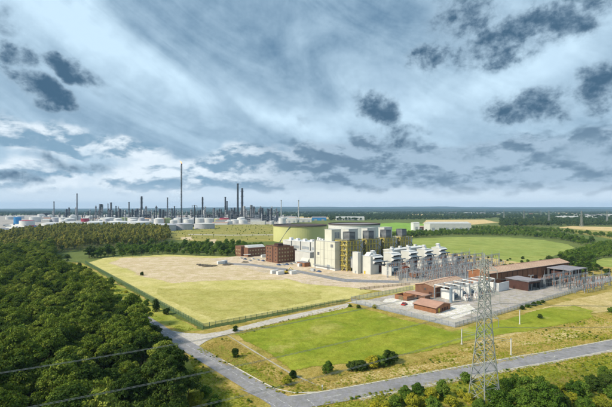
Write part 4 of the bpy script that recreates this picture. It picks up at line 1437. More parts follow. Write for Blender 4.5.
# ------------------------------------------------------------------ posts on the verge
def white_post(px, py, h, label, far=None):
    x, y = G(px, py)
    t = thing('warning_post', label, 'post', (x, y))
    part('pole', MB().cyl((0, 0, 0.3), (0, 0, h), 0.20, 0.18, 10), MATS['tank_white'], t)
    part('cap', MB().cyl((0, 0, h), (0, 0, h + 0.15), 0.3, 0.2, 10), MATS['pale_steel'], t)
    part('base', MB().cyl((0, 0, 0), (0, 0, 0.3), 0.45, 0.4, 10), MATS['concrete'], t)
    return x, y, h


a = white_post(461.7, 344.5, 5.6, 'white post on the lawn rim, left end of the warning rope')
b = white_post(511, 355.5, 5.6, 'white post by the road, right end of the warning rope')
c = white_post(519.7, 324.5, 6.0, 'single white post standing on the lawn right of the pylon')
mb = MB()
for dz in (0.25, 0.9):
    for i in range(12):
        s0, s1 = i / 12, (i + 1) / 12
        f_ = lambda s: (a[0] + (b[0] - a[0]) * s, a[1] + (b[1] - a[1]) * s, 5.6 - dz - 1.2 * s * (1 - s))
        mb.beam(f_(s0), f_(s1), 0.07)
tag(part('warning_rope', mb, MATS['pale_steel'], None), 'double warning rope strung between two white posts under the wires', 'rope')
for i, (px, py) in enumerate(((554.5, 360), (323, 398.5))):
    x, y = G(px, py)
    t = thing('marker_post', ('short pale marker post on the road edge at right', 'short pale marker post on the road edge near the junction')[i], 'post', (x, y - (0.0 if i == 0 else -4.6)))
    part('pole', bx(-0.08, 0.08, -0.08, 0.08, 0, 1.5), MATS['pale_steel'], t)
    part('plate', bx(-0.2, 0.2, -0.1, -0.08, 1.0, 1.5), MATS['white_paint'], t)


# ------------------------------------------------------------------ vehicles and yard clutter
def make_car(loc, rz, body, label, group, van=False):
    t = thing('van' if van else 'car', label, 'van' if van else 'car', loc, rz, group)
    L, Wd, H = (5.2, 2.0, 2.3) if van else (4.3, 1.8, 1.45)
    if van:
        prof = [(0.1, 0.35), (L - 0.1, 0.35), (L, 1.1), (L - 0.9, 1.35), (L - 1.6, H), (0.15, H), (0, 1.0)]
    else:
        prof = [(0.05, 0.35), (L - 0.05, 0.3), (L, 0.75), (L - 1.0, 0.92), (0.3, 0.98), (0, 0.8)]
    part('body', MB().extr_y(prof, 0, Wd), MATS[body], t)
    if van:
        part('windscreen', MB().add([(L - 0.93, 0.15, 1.38), (L - 0.93, Wd - 0.15, 1.38), (L - 1.55, Wd - 0.2, H - 0.1), (L - 1.55, 0.2, H - 0.1)], [(0, 1, 2, 3)]), MATS['glass_dark'], t)
    else:
        part('cabin', MB().add([(0.45, 0.12, 0.97), (3.2, 0.12, 0.93), (3.2, Wd - 0.12, 0.93), (0.45, Wd - 0.12, 0.97), (0.95, 0.28, H), (2.5, 0.28, H), (2.5, Wd - 0.28, H), (0.95, Wd - 0.28, H)],
                               [(0, 1, 5, 4), (1, 2, 6, 5), (2, 3, 7, 6), (3, 0, 4, 7)]), MATS['glass_dark'], t)
        part('roof', bx(0.93, 2.52, 0.26, Wd - 0.26, H, H + 0.05), MATS[body], t)
    for x in (0.8, L - 0.85):
        for y in (0.0, Wd - 0.2):
            part('wheel', MB().cyl((x, y, 0.33), (x, y + 0.2, 0.33), 0.33, n=12), MATS['tyre'], t)
    for y in (0.2, Wd - 0.5):
        part('headlight', bx(L - 0.06, L + 0.02, y, y + 0.3, 0.62, 0.78), MATS['white_paint'], t)
    return t


CARS = [(255, 259.6, 'car_white'), (260, 260.6, 'car_silver'), (265, 261.5, 'car_blue'), (247, 259.8, 'car_blue'), (252, 261.4, 'car_silver'), (243, 258.6, 'car_white'),
        (281, 265.6, 'car_blue'), (285, 265.4, 'car_silver'), (289, 265.0, 'car_blue'), (293, 264.6, 'car_silver'), (296.5, 264.0, 'car_white')]
CN = {'car_white': 'white', 'car_silver': 'silver', 'car_blue': 'dark blue'}
PLACE = ['at the canopy of the lower brick building', 'just right of the white one at the lower brick building', 'parked nearest the office block on its left side', 'parked alone left of the brick canopy',
         'parked in front of the lower brick building', 'farthest left outside the lower brick building', 'leftmost of the cars in front of the office block', 'second in the row in front of the office block',
         'third in the row in front of the office block', 'fourth in the row in front of the office block', 'rightmost of the row in front of the office block']
for i, (px, py, cm) in enumerate(CARS):
    make_car(G(px, py), SA + R(90 + (i * 37 % 9 - 4)), cm, CN[cm] + ' car ' + PLACE[i], 'cars parked by the offices')
make_car(G(315.5, 271.6), SA + R(88), 'car_silver', 'grey van parked at the foot of the tall cream block', None, True)
make_car(G(321.5, 272.3), SA + R(92), 'car_blue', 'small blue car beside the grey van below the cream block', None)
make_car(G(404.4, 306.2), SA + R(15), 'car_red', 'red car on the white concrete pad in the substation', None)


def container(px, py, L, m, label, rz=SA, h=2.6):
    t = thing('container', label, 'container', G(px, py), rz, 'site containers')
    part('box', bx(0, L, 0, 2.4, 0.15, h), MATS[m], t)
    rib = bx(0, 0.08, -0.05, 0, 0.2, h - 0.1).mesh('rib')
    rib.materials.append(MATS[m])
    for q in range(int(L / 0.8)):
        o = part('rib', rib, None, t)
        o.location = (0.3 + q * 0.8, 0, 0)
    part('roof', bx(-0.05, L + 0.05, -0.08, 2.45, h, h + 0.08), MATS['white_paint'], t)
    part('skid', bx(0.2, L - 0.2, 0.3, 2.1, 0, 0.15), MATS['dark_grey'], t)


container(218, 264.6, 7, 'white_paint', 'white cabin among dark heaps on the bare earth')
container(222.5, 263.6, 5, 'car_silver', 'grey cabin just behind the white one on the bare earth')
container(272, 274.2, 6, 'white_paint', 'white container farthest left in the yard below the offices')
container(278, 275.2, 6, 'white_paint', 'white container in the yard, left of the yellow machine')
container(291.5, 274.8, 5, 'white_paint', 'white container in the yard, right of the yellow machine')
container(299, 266.8, 7, 'white_paint', 'white trailer cabin beside the small brick store')
container(262, 257.6, 8, 'white_paint', 'long white cabin in front of the lower brick building')
x, y = G(286, 273.6)
t = thing('yellow_digger', 'yellow digger between white containers in the yard below the offices', 'digger', (x, y), R(10))
part('track', MB().box(-1.8, 1.8, -1.3, -0.7, 0, 0.9).box(-1.8, 1.8, 0.7, 1.3, 0, 0.9), MATS['tyre'], t)
part('body', bx(-1.9, 1.2, -1.2, 1.2, 1.0, 2.2), MATS['machine_yellow'], t)
part('cab', bx(-0.2, 1.2, -1.2, 0, 2.2, 3.3), MATS['glass_dark'], t)
part('boom', MB().beam((1.0, 0.4, 1.8), (3.6, 0.4, 4.6), 0.5).beam((3.6, 0.4, 4.6), (6.0, 0.4, 2.2), 0.4), MATS['machine_yellow'], t)
part('bucket', bx(5.7, 6.7, -0.1, 0.9, 1.2, 2.2), MATS['dark_grey'], t)
for i, (px, py, r_) in enumerate(((203, 265.8, 2.6), (208, 266.6, 3.2), (213, 266.2, 2.4), (226, 265.4, 2.6), (199, 264.8, 1.8), (230, 264.6, 2.0), (245, 262.6, 2.2))):
    x, y = G(px, py)
    bm = bmesh.new()
    bmesh.ops.create_icosphere(bm, subdivisions=3, radius=1.0)
    for v in bm.verts:
        k_ = 1 + 0.35 * mnoise.noise(v.co * 1.7 + Vector((i * 5, 0, 0)))
        v.co = Vector((v.co.x * k_ * r_ * 1.5, v.co.y * k_ * r_, max(-0.1, v.co.z * k_ * r_ * 0.55)))
    me = bpy.data.meshes.new('spoil_heap')
    bm.to_mesh(me)
    bm.free()
    o = link('spoil_heap', me, None, MATS['soil_heap'])
    o.location = (x, y, 0)
    tag(o, 'dark spoil heap, %s from the left on the bare earth beside the white cabin' % ORD[[1, 2, 3, 4, 0, 5, 6][i]], 'heap', 'spoil heaps')

# ================================================================== REFINERY AND FAR BUILDINGS
def at_d(px, d):
    return ((px - 306) / F * d, d)


def ztop(py, d):
    return CH + (HZ - py) / F * d


STACKS = [  # px, top y, distance, width px, material, kind
    (54, 201.5, 1700, 1.1, 'stack_grey', 'plain'), (77, 193.5, 1700, 1.2, 'stack_grey', 'plain'), (69, 207.5, 1600, 1.2, 'stack_dark', 'plain'),
    (101, 204.0, 1500, 3.2, 'stack_dark', 'thick'), (108, 203.5, 1600, 0.9, 'stack_grey', 'plain'), (111, 202.5, 1550, 1.9, 'stack_grey', 'plain'), (116, 206, 1550, 1.0, 'stack_dark', 'plain'),
    (120, 209.0, 1450, 2.6, 'stack_dark', 'thick'), (129, 202, 1550, 1.4, 'stack_grey', 'plain'), (141.6, 196.3, 1500, 2.0, 'stack_dark', 'collar'), (160, 209, 1500, 2.2, 'stack_dark', 'thick'),
    (163.4, 209.5, 1500, 1.9, 'stack_dark', 'thick'), (167.5, 197.5, 1550, 1.3, 'stack_grey', 'plain'), (174.5, 206.2, 1550, 1.2, 'stack_dark', 'plain'),
    (202.6, 197, 1500, 1.7, 'stack_dark', 'collar'), (214.2, 208, 1500, 1.7, 'stack_grey', 'plain'), (225.3, 197, 1550, 1.6, 'stack_dark', 'plain'), (227.0, 201, 1550, 1.4, 'stack_dark', 'plain'),
    (237.8, 183.5, 1500, 1.9, 'stack_dark', 'plain'), (242.2, 188.2, 1500, 2.3, 'stack_dark', 'collar'), (251.2, 205, 1500, 2.4, 'stack_grey', 'thick'), (254.6, 208, 1500, 1.6, 'stack_grey', 'plain'),
    (267.5, 208.5, 1550, 1.2, 'stack_grey', 'plain'), (259.5, 208.6, 1500, 2.6, 'stack_grey', 'thick'), (262.3, 208, 1500, 2.0, 'stack_dark', 'thick'), (234.5, 207.5, 1500, 1.6, 'stack_dark', 'thick'), (231.2, 208, 1500, 1.4, 'stack_grey', 'plain'),
    (245.5, 209, 1480, 2.0, 'stack_grey', 'thick'), (137, 208.6, 1500, 2.6, 'stack_grey', 'thick'), (281.2, 200, 1350, 0.9, 'stack_pale', 'plain'), (298.6, 200.2, 1350, 1.0, 'stack_pale', 'plain'),
]
TXT = {'plain': 'slender', 'thick': 'stout', 'collar': 'tall banded'}
for i, (px, ty, d, w, m, kd) in enumerate(STACKS):
    x, y = at_d(px, d)
    h = ztop(ty, d)
    r_ = w / F * d / 2
    colr = {'stack_grey': 'grey', 'stack_dark': 'dark', 'stack_pale': 'pale'}[m]
    near = 'far left of the flare' if px < 95 else 'in the cluster well left of the flare' if px < 150 else 'just left of the flare' if px < 182 else 'just right of the flare' if px < 220 else 'in the tall cluster right of the flare' if px < 270 else 'alone beyond the yellow tank'
    hp = int(round(h))
    t = thing('refinery_stack', '%s %s refinery stack %s' % (TXT[kd], colr, near), 'stack', (x, y), 0, 'refinery stacks')
    t['order'] = px
    part('shaft', MB().lathe([(r_ * (1.35 if kd != 'thick' else 1.0), 0), (r_, h * 0.4), (r_ * 0.9, h)], 16), MATS[m], t)
    if kd == 'collar':
        for q in (0.55, 0.75, 0.9):
            part('platform', MB().lathe([(r_ * 1.5, h * q), (r_ * 1.5, h * q + 1.2), (r_ * 0.9, h * q + 1.2)], 16), MATS['stack_dark'], t)
        part('liner', MB().lathe([(r_ * 1.2, 0), (r_ * 1.2, h * 0.45), (r_, h * 0.46)], 12, r_ * 1.6, 0), MATS['stack_pale'], t)
    elif kd == 'thick':
        part('platform', MB().lathe([(r_ * 1.35, h * 0.8), (r_ * 1.35, h * 0.8 + 1.4), (r_ * 0.9, h * 0.8 + 1.4)], 16), MATS['stack_dark'], t)
        part('overhead_pipe', MB().cyl((r_ * 1.2, 0, 2), (r_ * 1.2, 0, h * 0.97), r_ * 0.2, n=8).cyl((r_ * 1.2, 0, h * 0.97), (0, 0, h * 0.99), r_ * 0.2, n=8), MATS['stack_pale'], t)
        part('ladder', MB().beam((-r_ * 1.05, -r_ * 0.3, 0), (-r_ * 1.05, -r_ * 0.3, h), 0.5), MATS['stack_grey'], t)
    else:
        part('rim', MB().lathe([(r_ * 1.15, h - 3), (r_ * 1.15, h - 1), (r_ * 0.9, h - 1)], 16), MATS['stack_dark'], t)
        part('platform', MB().lathe([(r_ * 1.4, h * 0.6), (r_ * 1.4, h * 0.6 + 1.0), (r_ * 0.9, h * 0.6 + 1.0)], 16), MATS['stack_dark'], t)
# number the look-alikes from the left
byl = {}
for o in [o for o in S.objects if o.name.startswith('refinery_stack')]:
    byl.setdefault(o['label'], []).append(o)
for lb, os_ in byl.items():
    if len(os_) > 1:
        for n_, o in enumerate(sorted(os_, key=lambda o: o['order'])):
            o['label'] = lb + ', %s from left' % ORD[n_]

# flare
d = 1100
x, y = at_d(181.6, d)
h = ztop(165.2, d)
t = thing('flare_stack', 'very tall slim flare stack with a small flame above the refinery', 'stack', (x, y))
mb = MB()
part('riser', MB().cyl((0, 0, 0), (0, 0, h), 1.3, 1.1, 12), MATS['stack_dark'], t)
for q in range(11):
    z0, z1 = h * q / 11, h * (q + 1) / 11
    mb = MB()
    w = 2.0
    for sx, sy in ((-1, -1), (1, -1), (0, 1.2)):
        mb.beam((sx * w, sy * w, z0), (sx * w, sy * w, z1), 0.5)
    mb.beam((-w, -w, z0), (w, -w, z1), 0.4)
    mb.beam((w, -w, z0), (0, w * 1.2, z1), 0.4)
    mb.beam((0, w * 1.2, z0), (-w, -w, z1), 0.4)
    part('lattice', mb, MATS['stack_dark' if q % 2 else 'stack_grey'], t)
part('tip', MB().cyl((0, 0, h), (0, 0, h + 5), 1.9, 1.6, 12), MATS['stack_dark'], t)
fm = bpy.data.materials.new('flame')
fm.use_nodes = True
fb = fm.node_tree.nodes['Principled BSDF']
fb.inputs['Base Color'].default_value = (0.9, 0.4, 0.1, 1)
fb.inputs['Emission Color'].default_value = (1.0, 0.42, 0.16, 1)
fb.inputs['Emission Strength'].default_value = 1.6
fl = MB().lathe([(0.6, 0), (1.9, 2.0), (1.5, 4.6), (0.7, 6.6), (0.1, 8.0)], 10).mesh('flame', True)
for v in fl.vertices:
    v.co.x -= (v.co.z / 8) ** 1.5 * 5.5
    v.co.y += 0.5 * math.sin(v.co.z)
o = part('flame', fl, fm, t)
o.location = (0, 0, h + 5)

# wide dark derrick tower by the grey tanks
x, y = at_d(194.6, 1050)
hh = ztop(205, 1050)
t = thing('derrick_tower', 'dark slim tower with wide lattice head in front of the white tanks', 'tower', (x, y))
part('mast', MB().cyl((0, 0, 0), (0, 0, hh), 1.6, 1.2, 10), MATS['stack_dark'], t)
mb = MB()
for sx in (-1, 1):
    mb.beam((sx * 7, 0, hh * 0.62), (sx * 7, 0, hh * 0.98), 0.7)
mb.beam((-7, 0, hh * 0.62), (7, 0, hh * 0.62), 0.9).beam((-7, 0, hh * 0.98), (7, 0, hh * 0.98), 0.9).beam((-7, 0, hh * 0.62), (7, 0, hh * 0.98), 0.5).beam((7, 0, hh * 0.62), (-7, 0, hh * 0.98), 0.5)
part('head_frame', mb, MATS['stack_grey'], t)
part('footing', bx(-8, 8, -4, 4, 0, 6), MATS['stack_dark'], t)

# process plant: racks of columns and furnaces below the stacks
rr = random.Random(21)
PC = []
for cx, n_, sp, dd in ((110, 16, 30, 1500), (142, 10, 22, 1520), (165, 10, 20, 1520), (203, 14, 26, 1480), (228, 16, 20, 1500), (246, 22, 26, 1500), (268, 10, 22, 1480), (78, 8, 30, 1650), (62, 6, 20, 1650)):
    for i in range(n_):
        PC.append((cx + rr.uniform(-sp / 2, sp / 2), dd + rr.uniform(-60, 120), rr.uniform(14, 46) if rr.random() < 0.7 else rr.uniform(40, 62)))
for i in range(130):
    PC.append((rr.uniform(84, 276), rr.uniform(1400, 1750), rr.uniform(22, 52)))


def make_column(h, r_, m):
    t = thing('process_column', 'process column in the grey thicket of refinery towers below the stacks', 'column', (0, 0), 0, 'refinery process columns')
    part('vessel', MB().lathe([(r_, 0), (r_, h * 0.92), (r_ * 0.7, h * 0.97), (r_ * 0.2, h)], 12), MATS[m], t)
    part('platform', MB().lathe([(r_ * 1.7, h * 0.6), (r_ * 1.7, h * 0.6 + 0.9), (r_, h * 0.6 + 0.9)], 12), MATS['stack_dark'], t)
    part('platform', MB().lathe([(r_ * 1.7, h * 0.85), (r_ * 1.7, h * 0.85 + 0.9), (r_, h * 0.85 + 0.9)], 12), MATS['stack_dark'], t)
    part('pipe', MB().cyl((r_ * 1.3, 0, 0), (r_ * 1.3, 0, h * 0.95), r_ * 0.18, n=6), MATS['stack_pale'], t)
    return t


protos = [make_column(30, 2.4, 'stack_grey'), make_column(30, 1.8, 'stack_pale'), make_column(30, 3.0, 'stack_dark')]
for i, (px, dd, h) in enumerate(PC):
    x, y = at_d(px, dd)
    p = protos[i % 3]
    if i < 3:
        p.location = (x, y, 0)
        p.scale = (1, 1, h / 30)
    else:
        s_ = rr.uniform(0.7, 1.5) if i < 112 else rr.uniform(0.35, 0.9)
        dup(p, (x, y), rr.uniform(0, 6), sc=(s_, s_, h / 30))


def make_rack(L, label, loc, rz, lev=3, m='stack_grey'):
    t = thing('pipe_rack', label, 'pipe rack', loc, rz, 'refinery pipe racks')
    mb = MB()
    for i in range(int(L / 8) + 1):
        for yy in (0, 9):
            part('post', bx(i * 8, i * 8 + 0.8, yy, yy + 0.8, 0, 7 * lev), MATS[m], t)
    for l in range(1, lev + 1):
        part('deck', bx(0, L, 0, 10, 7 * l - 0.8, 7 * l), MATS[m], t)
    for l in range(1, lev):
        part('equipment', bx(L * 0.1, L * 0.45, 1, 9, 7 * l, 7 * l + 5), MATS['stack_pale'], t)
        part('equipment', bx(L * 0.55, L * 0.9, 1, 9, 7 * l, 7 * l + 4), MATS['stack_dark'], t)
    return t


for i, (px, dd, L, lev) in enumerate(((95, 1480, 70, 3), (122, 1500, 60, 3), (136, 1470, 50, 4), (160, 1500, 60, 3), (198, 1470, 60, 4), (210, 1500, 60, 3), (224, 1470, 60, 4), (237, 1450, 70, 3), (252, 1460, 60, 4), (262, 1470, 50, 3))):
    make_rack(L, 'grey pipe rack, %s from the left under the refinery stacks' % ORD[i], at_d(px, dd), R(rr.uniform(-20, 20)), lev)

# tank farm
TANKS = [  # px centre, base y, radius px, height m, shell, roof
    (163, 230.5, 12.5, 17, 'tank_grey', 'tank_grey'), (183.5, 229.5, 9, 17, 'tank_grey', 'tank_grey'), (204.5, 228.5, 10, 15, 'tank_grey', 'pale_roof'),
    (140, 226.5, 12, 15, 'tank_white', 'tank_white'), (118, 226.0, 11, 15, 'tank_white', 'tank_white'), (96, 226.5, 11, 15, 'tank_white', 'tank_white'), (72, 226.8, 12, 15, 'tank_white', 'pale_roof'), (52, 227.5, 9, 14, 'tank_white', 'tank_white'),
    (108, 222.5, 7, 18, 'tank_white', 'tank_white'), (124, 222.0, 5.5, 16, 'tank_green', 'tank_green'), (133, 222.3, 5, 18, 'tank_white', 'tank_white'), (145, 222.8, 6, 16, 'tank_white', 'tank_orange'), (85, 223.8, 3.6, 20, 'tank_red', 'tank_white'),
    (64, 222.5, 4.5, 18, 'tank_white', 'tank_white'), (56, 222.0, 4, 18, 'tank_grey', 'tank_white'), (90.5, 221.2, 5, 22, 'tank_white', 'tank_white'), (98, 221.0, 4, 22, 'tank_white', 'tank_white'),
    (160, 223.2, 4.5, 18, 'tank_orange', 'tank_orange'), (167, 223.0, 4, 18, 'tank_green', 'tank_green'), (153, 223.6, 3.6, 16, 'tank_white', 'tank_white'),
    (180, 223.5, 6, 19, 'tank_white', 'tank_white'), (188.5, 224.2, 5, 19, 'tank_white', 'tank_white'), (200, 223.6, 5.5, 19, 'tank_white', 'tank_white'), (209, 223.6, 5, 19, 'tank_white', 'tank_white'), (218, 222.8, 3.6, 17, 'tank_green', 'tank_white'),
    (224, 222.8, 5, 17, 'tank_red', 'tank_red'), (235, 223.4, 4.2, 13, 'tank_white', 'tank_white'), (243, 223.6, 4.2, 13, 'tank_white', 'tank_white'), (229, 224.2, 3.6, 12, 'tank_white', 'tank_white'),
    (17.5, 224.0, 3.2, 24, 'tank_blue', 'tank_blue'), (27, 225.5, 6.5, 18, 'tank_white', 'tank_red'), (35, 222.0, 5, 20, 'tank_white', 'tank_white'), (41, 219.5, 3, 26, 'tank_white', 'tank_white'), (10, 219.5, 4, 14, 'tank_white', 'tank_white'), (20, 218.6, 3.5, 14, 'tank_white', 'tank_white'),
    (276, 220.5, 2, 14, 'tank_white', 'tank_white'), (46, 218.6, 3.6, 30, 'stack_dark', 'stack_dark'), (75, 219.8, 5, 18, 'tank_white', 'tank_white'), (113, 219.6, 5, 18, 'tank_white', 'tank_white'), (150, 220.0, 5, 18, 'tank_grey', 'tank_white'),
    (172, 220.3, 4, 18, 'tank_blue', 'tank_white'), (195, 220.6, 5, 20, 'tank_white', 'tank_white'), (213, 220.4, 4, 20, 'tank_grey', 'tank_white'),
]
NMC = {'tank_grey': 'grey', 'tank_white': 'white', 'tank_green': 'olive green', 'tank_red': 'dark red', 'tank_orange': 'orange', 'tank_blue': 'blue', 'pale_roof': 'pale', 'stack_dark': 'dark'}
tl = {}
for i, (px, by, rp, h, sh, rf) in enumerate(TANKS):
    x, y = G(px, by)
    r_ = rp / F * y
    h *= 0.8 if by > 224 else 0.92
    row = 'nearest' if by > 226 else 'middle' if by > 222.4 else 'rear'
    lb = '%s refinery tank in the %s row of the tank farm' % (NMC[sh], row)
    t = thing('refinery_tank', lb, 'tank', (x, y), 0, 'refinery tank farm')
    part('shell', MB().lathe([(r_, 0), (r_, h)], 40), MATS[sh], t)
    part('roof', MB().lathe([(r_ * 1.01, h - 0.3), (r_ * 1.01, h), (r_ * 0.6, h + r_ * 0.07), (0.1, h + r_ * 0.11)], 40), MATS[rf], t)
    part('stair', MB().beam((-r_ * 0.75, -r_ * 0.68, 0), (r_ * 0.1, -r_ * 1.01, h), 1.0, 0.4), MATS['stack_grey'], t)
    tl.setdefault(lb, []).append((px, t))
for lb, l in tl.items():
    if len(l) > 1:
        for n_, (px, t) in enumerate(sorted(l, key=lambda e: e[0])):
            t['label'] = lb + (', %s from left' % ORD[n_] if n_ < 12 else ', towards its right end')


# low sheds, pump houses and small vessels filling the tank farm
rr = random.Random(44)
cl = []
for i in range(110):
    px = rr.uniform(36, 290)
    by = rr.uniform(217.6, 224.6) if px > 60 else rr.uniform(217.6, 222.5)
    x, y = G(px, by)
    if rr.random() < 0.55:
        t = thing('pump_house', 'low building between the tanks of the refinery tank farm', 'building', (x, y), R(rr.uniform(-15, 15)), 'tank farm buildings')
        L, Wd, h = rr.uniform(14, 55), rr.uniform(10, 22), rr.uniform(5, 13)
        m_ = rr.choice(('white_cladding', 'white_cladding', 'pale_roof', 'grey_cladding', 'cream_cladding'))
        part('wall', bx(0, L, 0, Wd, 0, h), MATS[m_], t)
        part('roof', MB().extr_x([(-0.4, h), (Wd + 0.4, h), (Wd / 2, h + Wd * 0.12)], -0.4, L + 0.4), MATS[rr.choice(('pale_roof', 'white_paint', 'slate_roof', 'terracotta_roof'))], t)
    else:
        t = thing('small_tank', 'small storage tank squeezed between the large refinery tanks', 'tank', (x, y), 0, 'small refinery tanks')
        r_, h = rr.uniform(6, 15), rr.uniform(9, 20)
        m_ = rr.choice(('tank_white', 'tank_white', 'tank_white', 'tank_grey'))
        part('shell', MB().lathe([(r_, 0), (r_, h)], 24), MATS[m_], t)
        part('roof', MB().lathe([(r_ * 1.02, h - 0.3), (r_ * 1.02, h), (r_ * 0.6, h + r_ * 0.16), (0.1, h + r_ * 0.24)], 24), MATS['tank_white'], t)


# sheds, warehouses and far-off town
def shed(px, by, L, Wd, h, rz, wall, roof, label, group=None, cat='warehouse', bays=0):
    x, y = G(px, by)
    t = thing('warehouse', label, cat, (x, y), rz, group)
    part('wall', bx(0, L, 0, Wd, 0, h), MATS[wall], t)
    part('roof', MB().extr_x([(-0.4, h), (Wd + 0.4, h), (Wd / 2, h + Wd * 0.09)], -0.4, L + 0.4), MATS[roof], t)
    for q in range(bays):
        part('door', bx(L * (q + 0.3) / bays, L * (q + 0.7) / bays, -0.15, 0, 0, h * 0.5), MATS['grey_cladding'], t)
    return t


shed(430, 231.5, 91, 40, 17, R(2), 'white_cladding', 'pale_roof', 'long white warehouse standing behind the curved green field', None, 'warehouse', 6)
shed(413.5, 230.5, 14, 20, 17, R(2), 'white_paint', 'pale_roof', 'small bright white block left of the long white warehouse', None, 'warehouse', 1)
shed(418.5, 229.8, 24, 22, 7, R(2), 'brown_brick', 'pink_roof', 'low brown shed between the two white warehouse blocks', None, 'warehouse', 2)
shed(287, 222.8, 34, 24, 15, R(-4), 'white_cladding', 'pale_roof', 'pale blue-white shed beyond the yellow tank, left one', None, 'warehouse', 2)
shed(295, 222.3, 60, 24, 13, R(-3), 'white_cladding', 'pale_roof', 'long white shed beyond the yellow tank, right one', None, 'warehouse', 3)
shed(312, 220.5, 60, 40, 12, R(-3), 'tank_blue', 'slate_roof', 'dark blue shed on the skyline behind the white tank', None, 'warehouse', 2)
shed(336, 220.3, 120, 40, 12, R(-2), 'white_cladding', 'pale_roof', 'long pale shed behind the dark roofed white tank', None, 'warehouse', 4)
rr = random.Random(8)
lab = {}
for i in range(46):
    px = rr.uniform(538, 625) if i < 34 else rr.uniform(430, 538)
    by = rr.uniform(215.6, 219.8) if i < 34 else rr.uniform(212.8, 214.5)
    big = rr.random() < 0.35
    w_, r_ = rr.choice((('white_cladding', 'pale_roof'), ('white_cladding', 'slate_roof'), ('red_brick', 'terracotta_roof'), ('cream_cladding', 'slate_roof'), ('grey_cladding', 'pale_roof')))
    wc = {'white_cladding': 'white', 'red_brick': 'brick', 'cream_cladding': 'cream', 'grey_cladding': 'grey'}[w_]
    where = 'in the distant town at right' if i < 34 else 'on the far plain right of centre'
    lb = '%s %s %s' % ('big' if big else 'small', wc + (' shed' if big else ' house'), where)
    s_ = shed(px, by, rr.uniform(60, 150) if big else rr.uniform(18, 34), rr.uniform(25, 50) if big else 14, rr.uniform(8, 13) if big else 7, R(rr.uniform(-25, 25)), w_, r_, lb, 'distant town buildings', 'warehouse' if big else 'house', 0)
    lab.setdefault(lb, []).append((px, s_))
for lb, l in lab.items():
    if len(l) > 1:
        for n_, (px, t) in enumerate(sorted(l, key=lambda e: e[0])):
            t['label'] = lb + (', %s from left' % ORD[min(n_, 11)])
# rows of lorries and containers in the yard at far left
lab = []
for i in range(26):
    px, by = rr.uniform(0, 36), rr.uniform(224.5, 233)
    x, y = G(px, by)
    m_ = rr.choice(('white_paint', 'white_paint', 'tank_blue', 'tank_red', 'car_silver', 'tank_grey'))
    t = thing('lorry_trailer', '%s trailer in the far left haulage yard' % {'white_paint': 'white', 'tank_blue': 'blue', 'tank_red': 'red', 'car_silver': 'silver', 'tank_grey': 'grey'}[m_], 'trailer', (x, y), R(rr.choice((28, 30, 118))), 'trailers in the haulage yard')
    part('box', bx(0, 13.5, 0, 2.6, 1.1, 4.1), MATS[m_], t)
    part('chassis', bx(0.3, 13.2, 0.5, 2.1, 0.5, 1.1), MATS['dark_grey'], t)
    for xx in (2, 3.4, 11):
        part('wheel', MB().cyl((xx, 0, 0.5), (xx, 2.6, 0.5), 0.5, n=10), MATS['tyre'], t)
    lab.append((px, t))
cnt = {}
for px, t in sorted(lab, key=lambda e: e[0]):
    n_ = cnt.get(t['label'], 0)
    cnt[t['label']] = n_ + 1
    t['label'] = t['label'] + ', %s of its colour from left' % ORD[min(n_, 11)]

# far pylons at right and centre
p0, _ = make_pylon(at_d(581.5, 1050), R(20), 'distant pylon, largest of those beyond the right woods', 'distant pylons', 1.9, 37)
p0.scale = (1.15, 1.15, 1.15)
for i, (px, dd, nm) in enumerate(((549, 1300, 'first left of the largest'), (524, 1500, 'second left of the largest'), (504, 1750, 'above the tan field right of the white warehouse'), (607, 1250, 'at the right edge of the picture'), (541, 2100, 'smallest one among the right woods'), (485, 2300, 'faint one over the white warehouse'))):
    dup(p0, at_d(px, dd), R(20 + i * 7), 'distant pylon, ' + nm, 'distant pylons', 1.15)


# ================================================================== VEGETATION
def quads_mesh(name, cen, nor, size, tint, mats_, asp=1.0):
    """many leaf-sized faces: centre, facing, size and tint per face"""
    n = len(cen)
    rs = np.random.RandomState(n)
    nor = nor / (np.linalg.norm(nor, axis=1, keepdims=True) + 1e-9)
    rnd = rs.normal(size=(n, 3))
    a = np.cross(nor, rnd)
    a /= (np.linalg.norm(a, axis=1, keepdims=True) + 1e-9)
    b = np.cross(nor, a)
    s = size[:, None] * 0.5
    j = rs.uniform(0.75, 1.25, size=(n, 4, 1))
    v = np.empty((n, 4, 3))
    v[:, 0] = cen - a * s * j[:, 0]
    v[:, 1] = cen - b * s * asp * j[:, 1]
    v[:, 2] = cen + a * s * j[:, 2]
    v[:, 3] = cen + b * s * asp * j[:, 3]
    me = bpy.data.meshes.new(name)
    me.vertices.add(n * 4)
    me.vertices.foreach_set('co', v.reshape(-1))
    me.loops.add(n * 4)
    me.loops.foreach_set('vertex_index', np.arange(n * 4, dtype=np.int32))
    me.polygons.add(n)
    me.polygons.foreach_set('loop_start', np.arange(0, n * 4, 4, dtype=np.int32))
    me.update(calc_edges=True)
    at = me.attributes.new('tint', 'FLOAT', 'FACE')
    at.data.foreach_set('value', tint.astype(np.float32))
    me.materials.append(mats_)
    return me


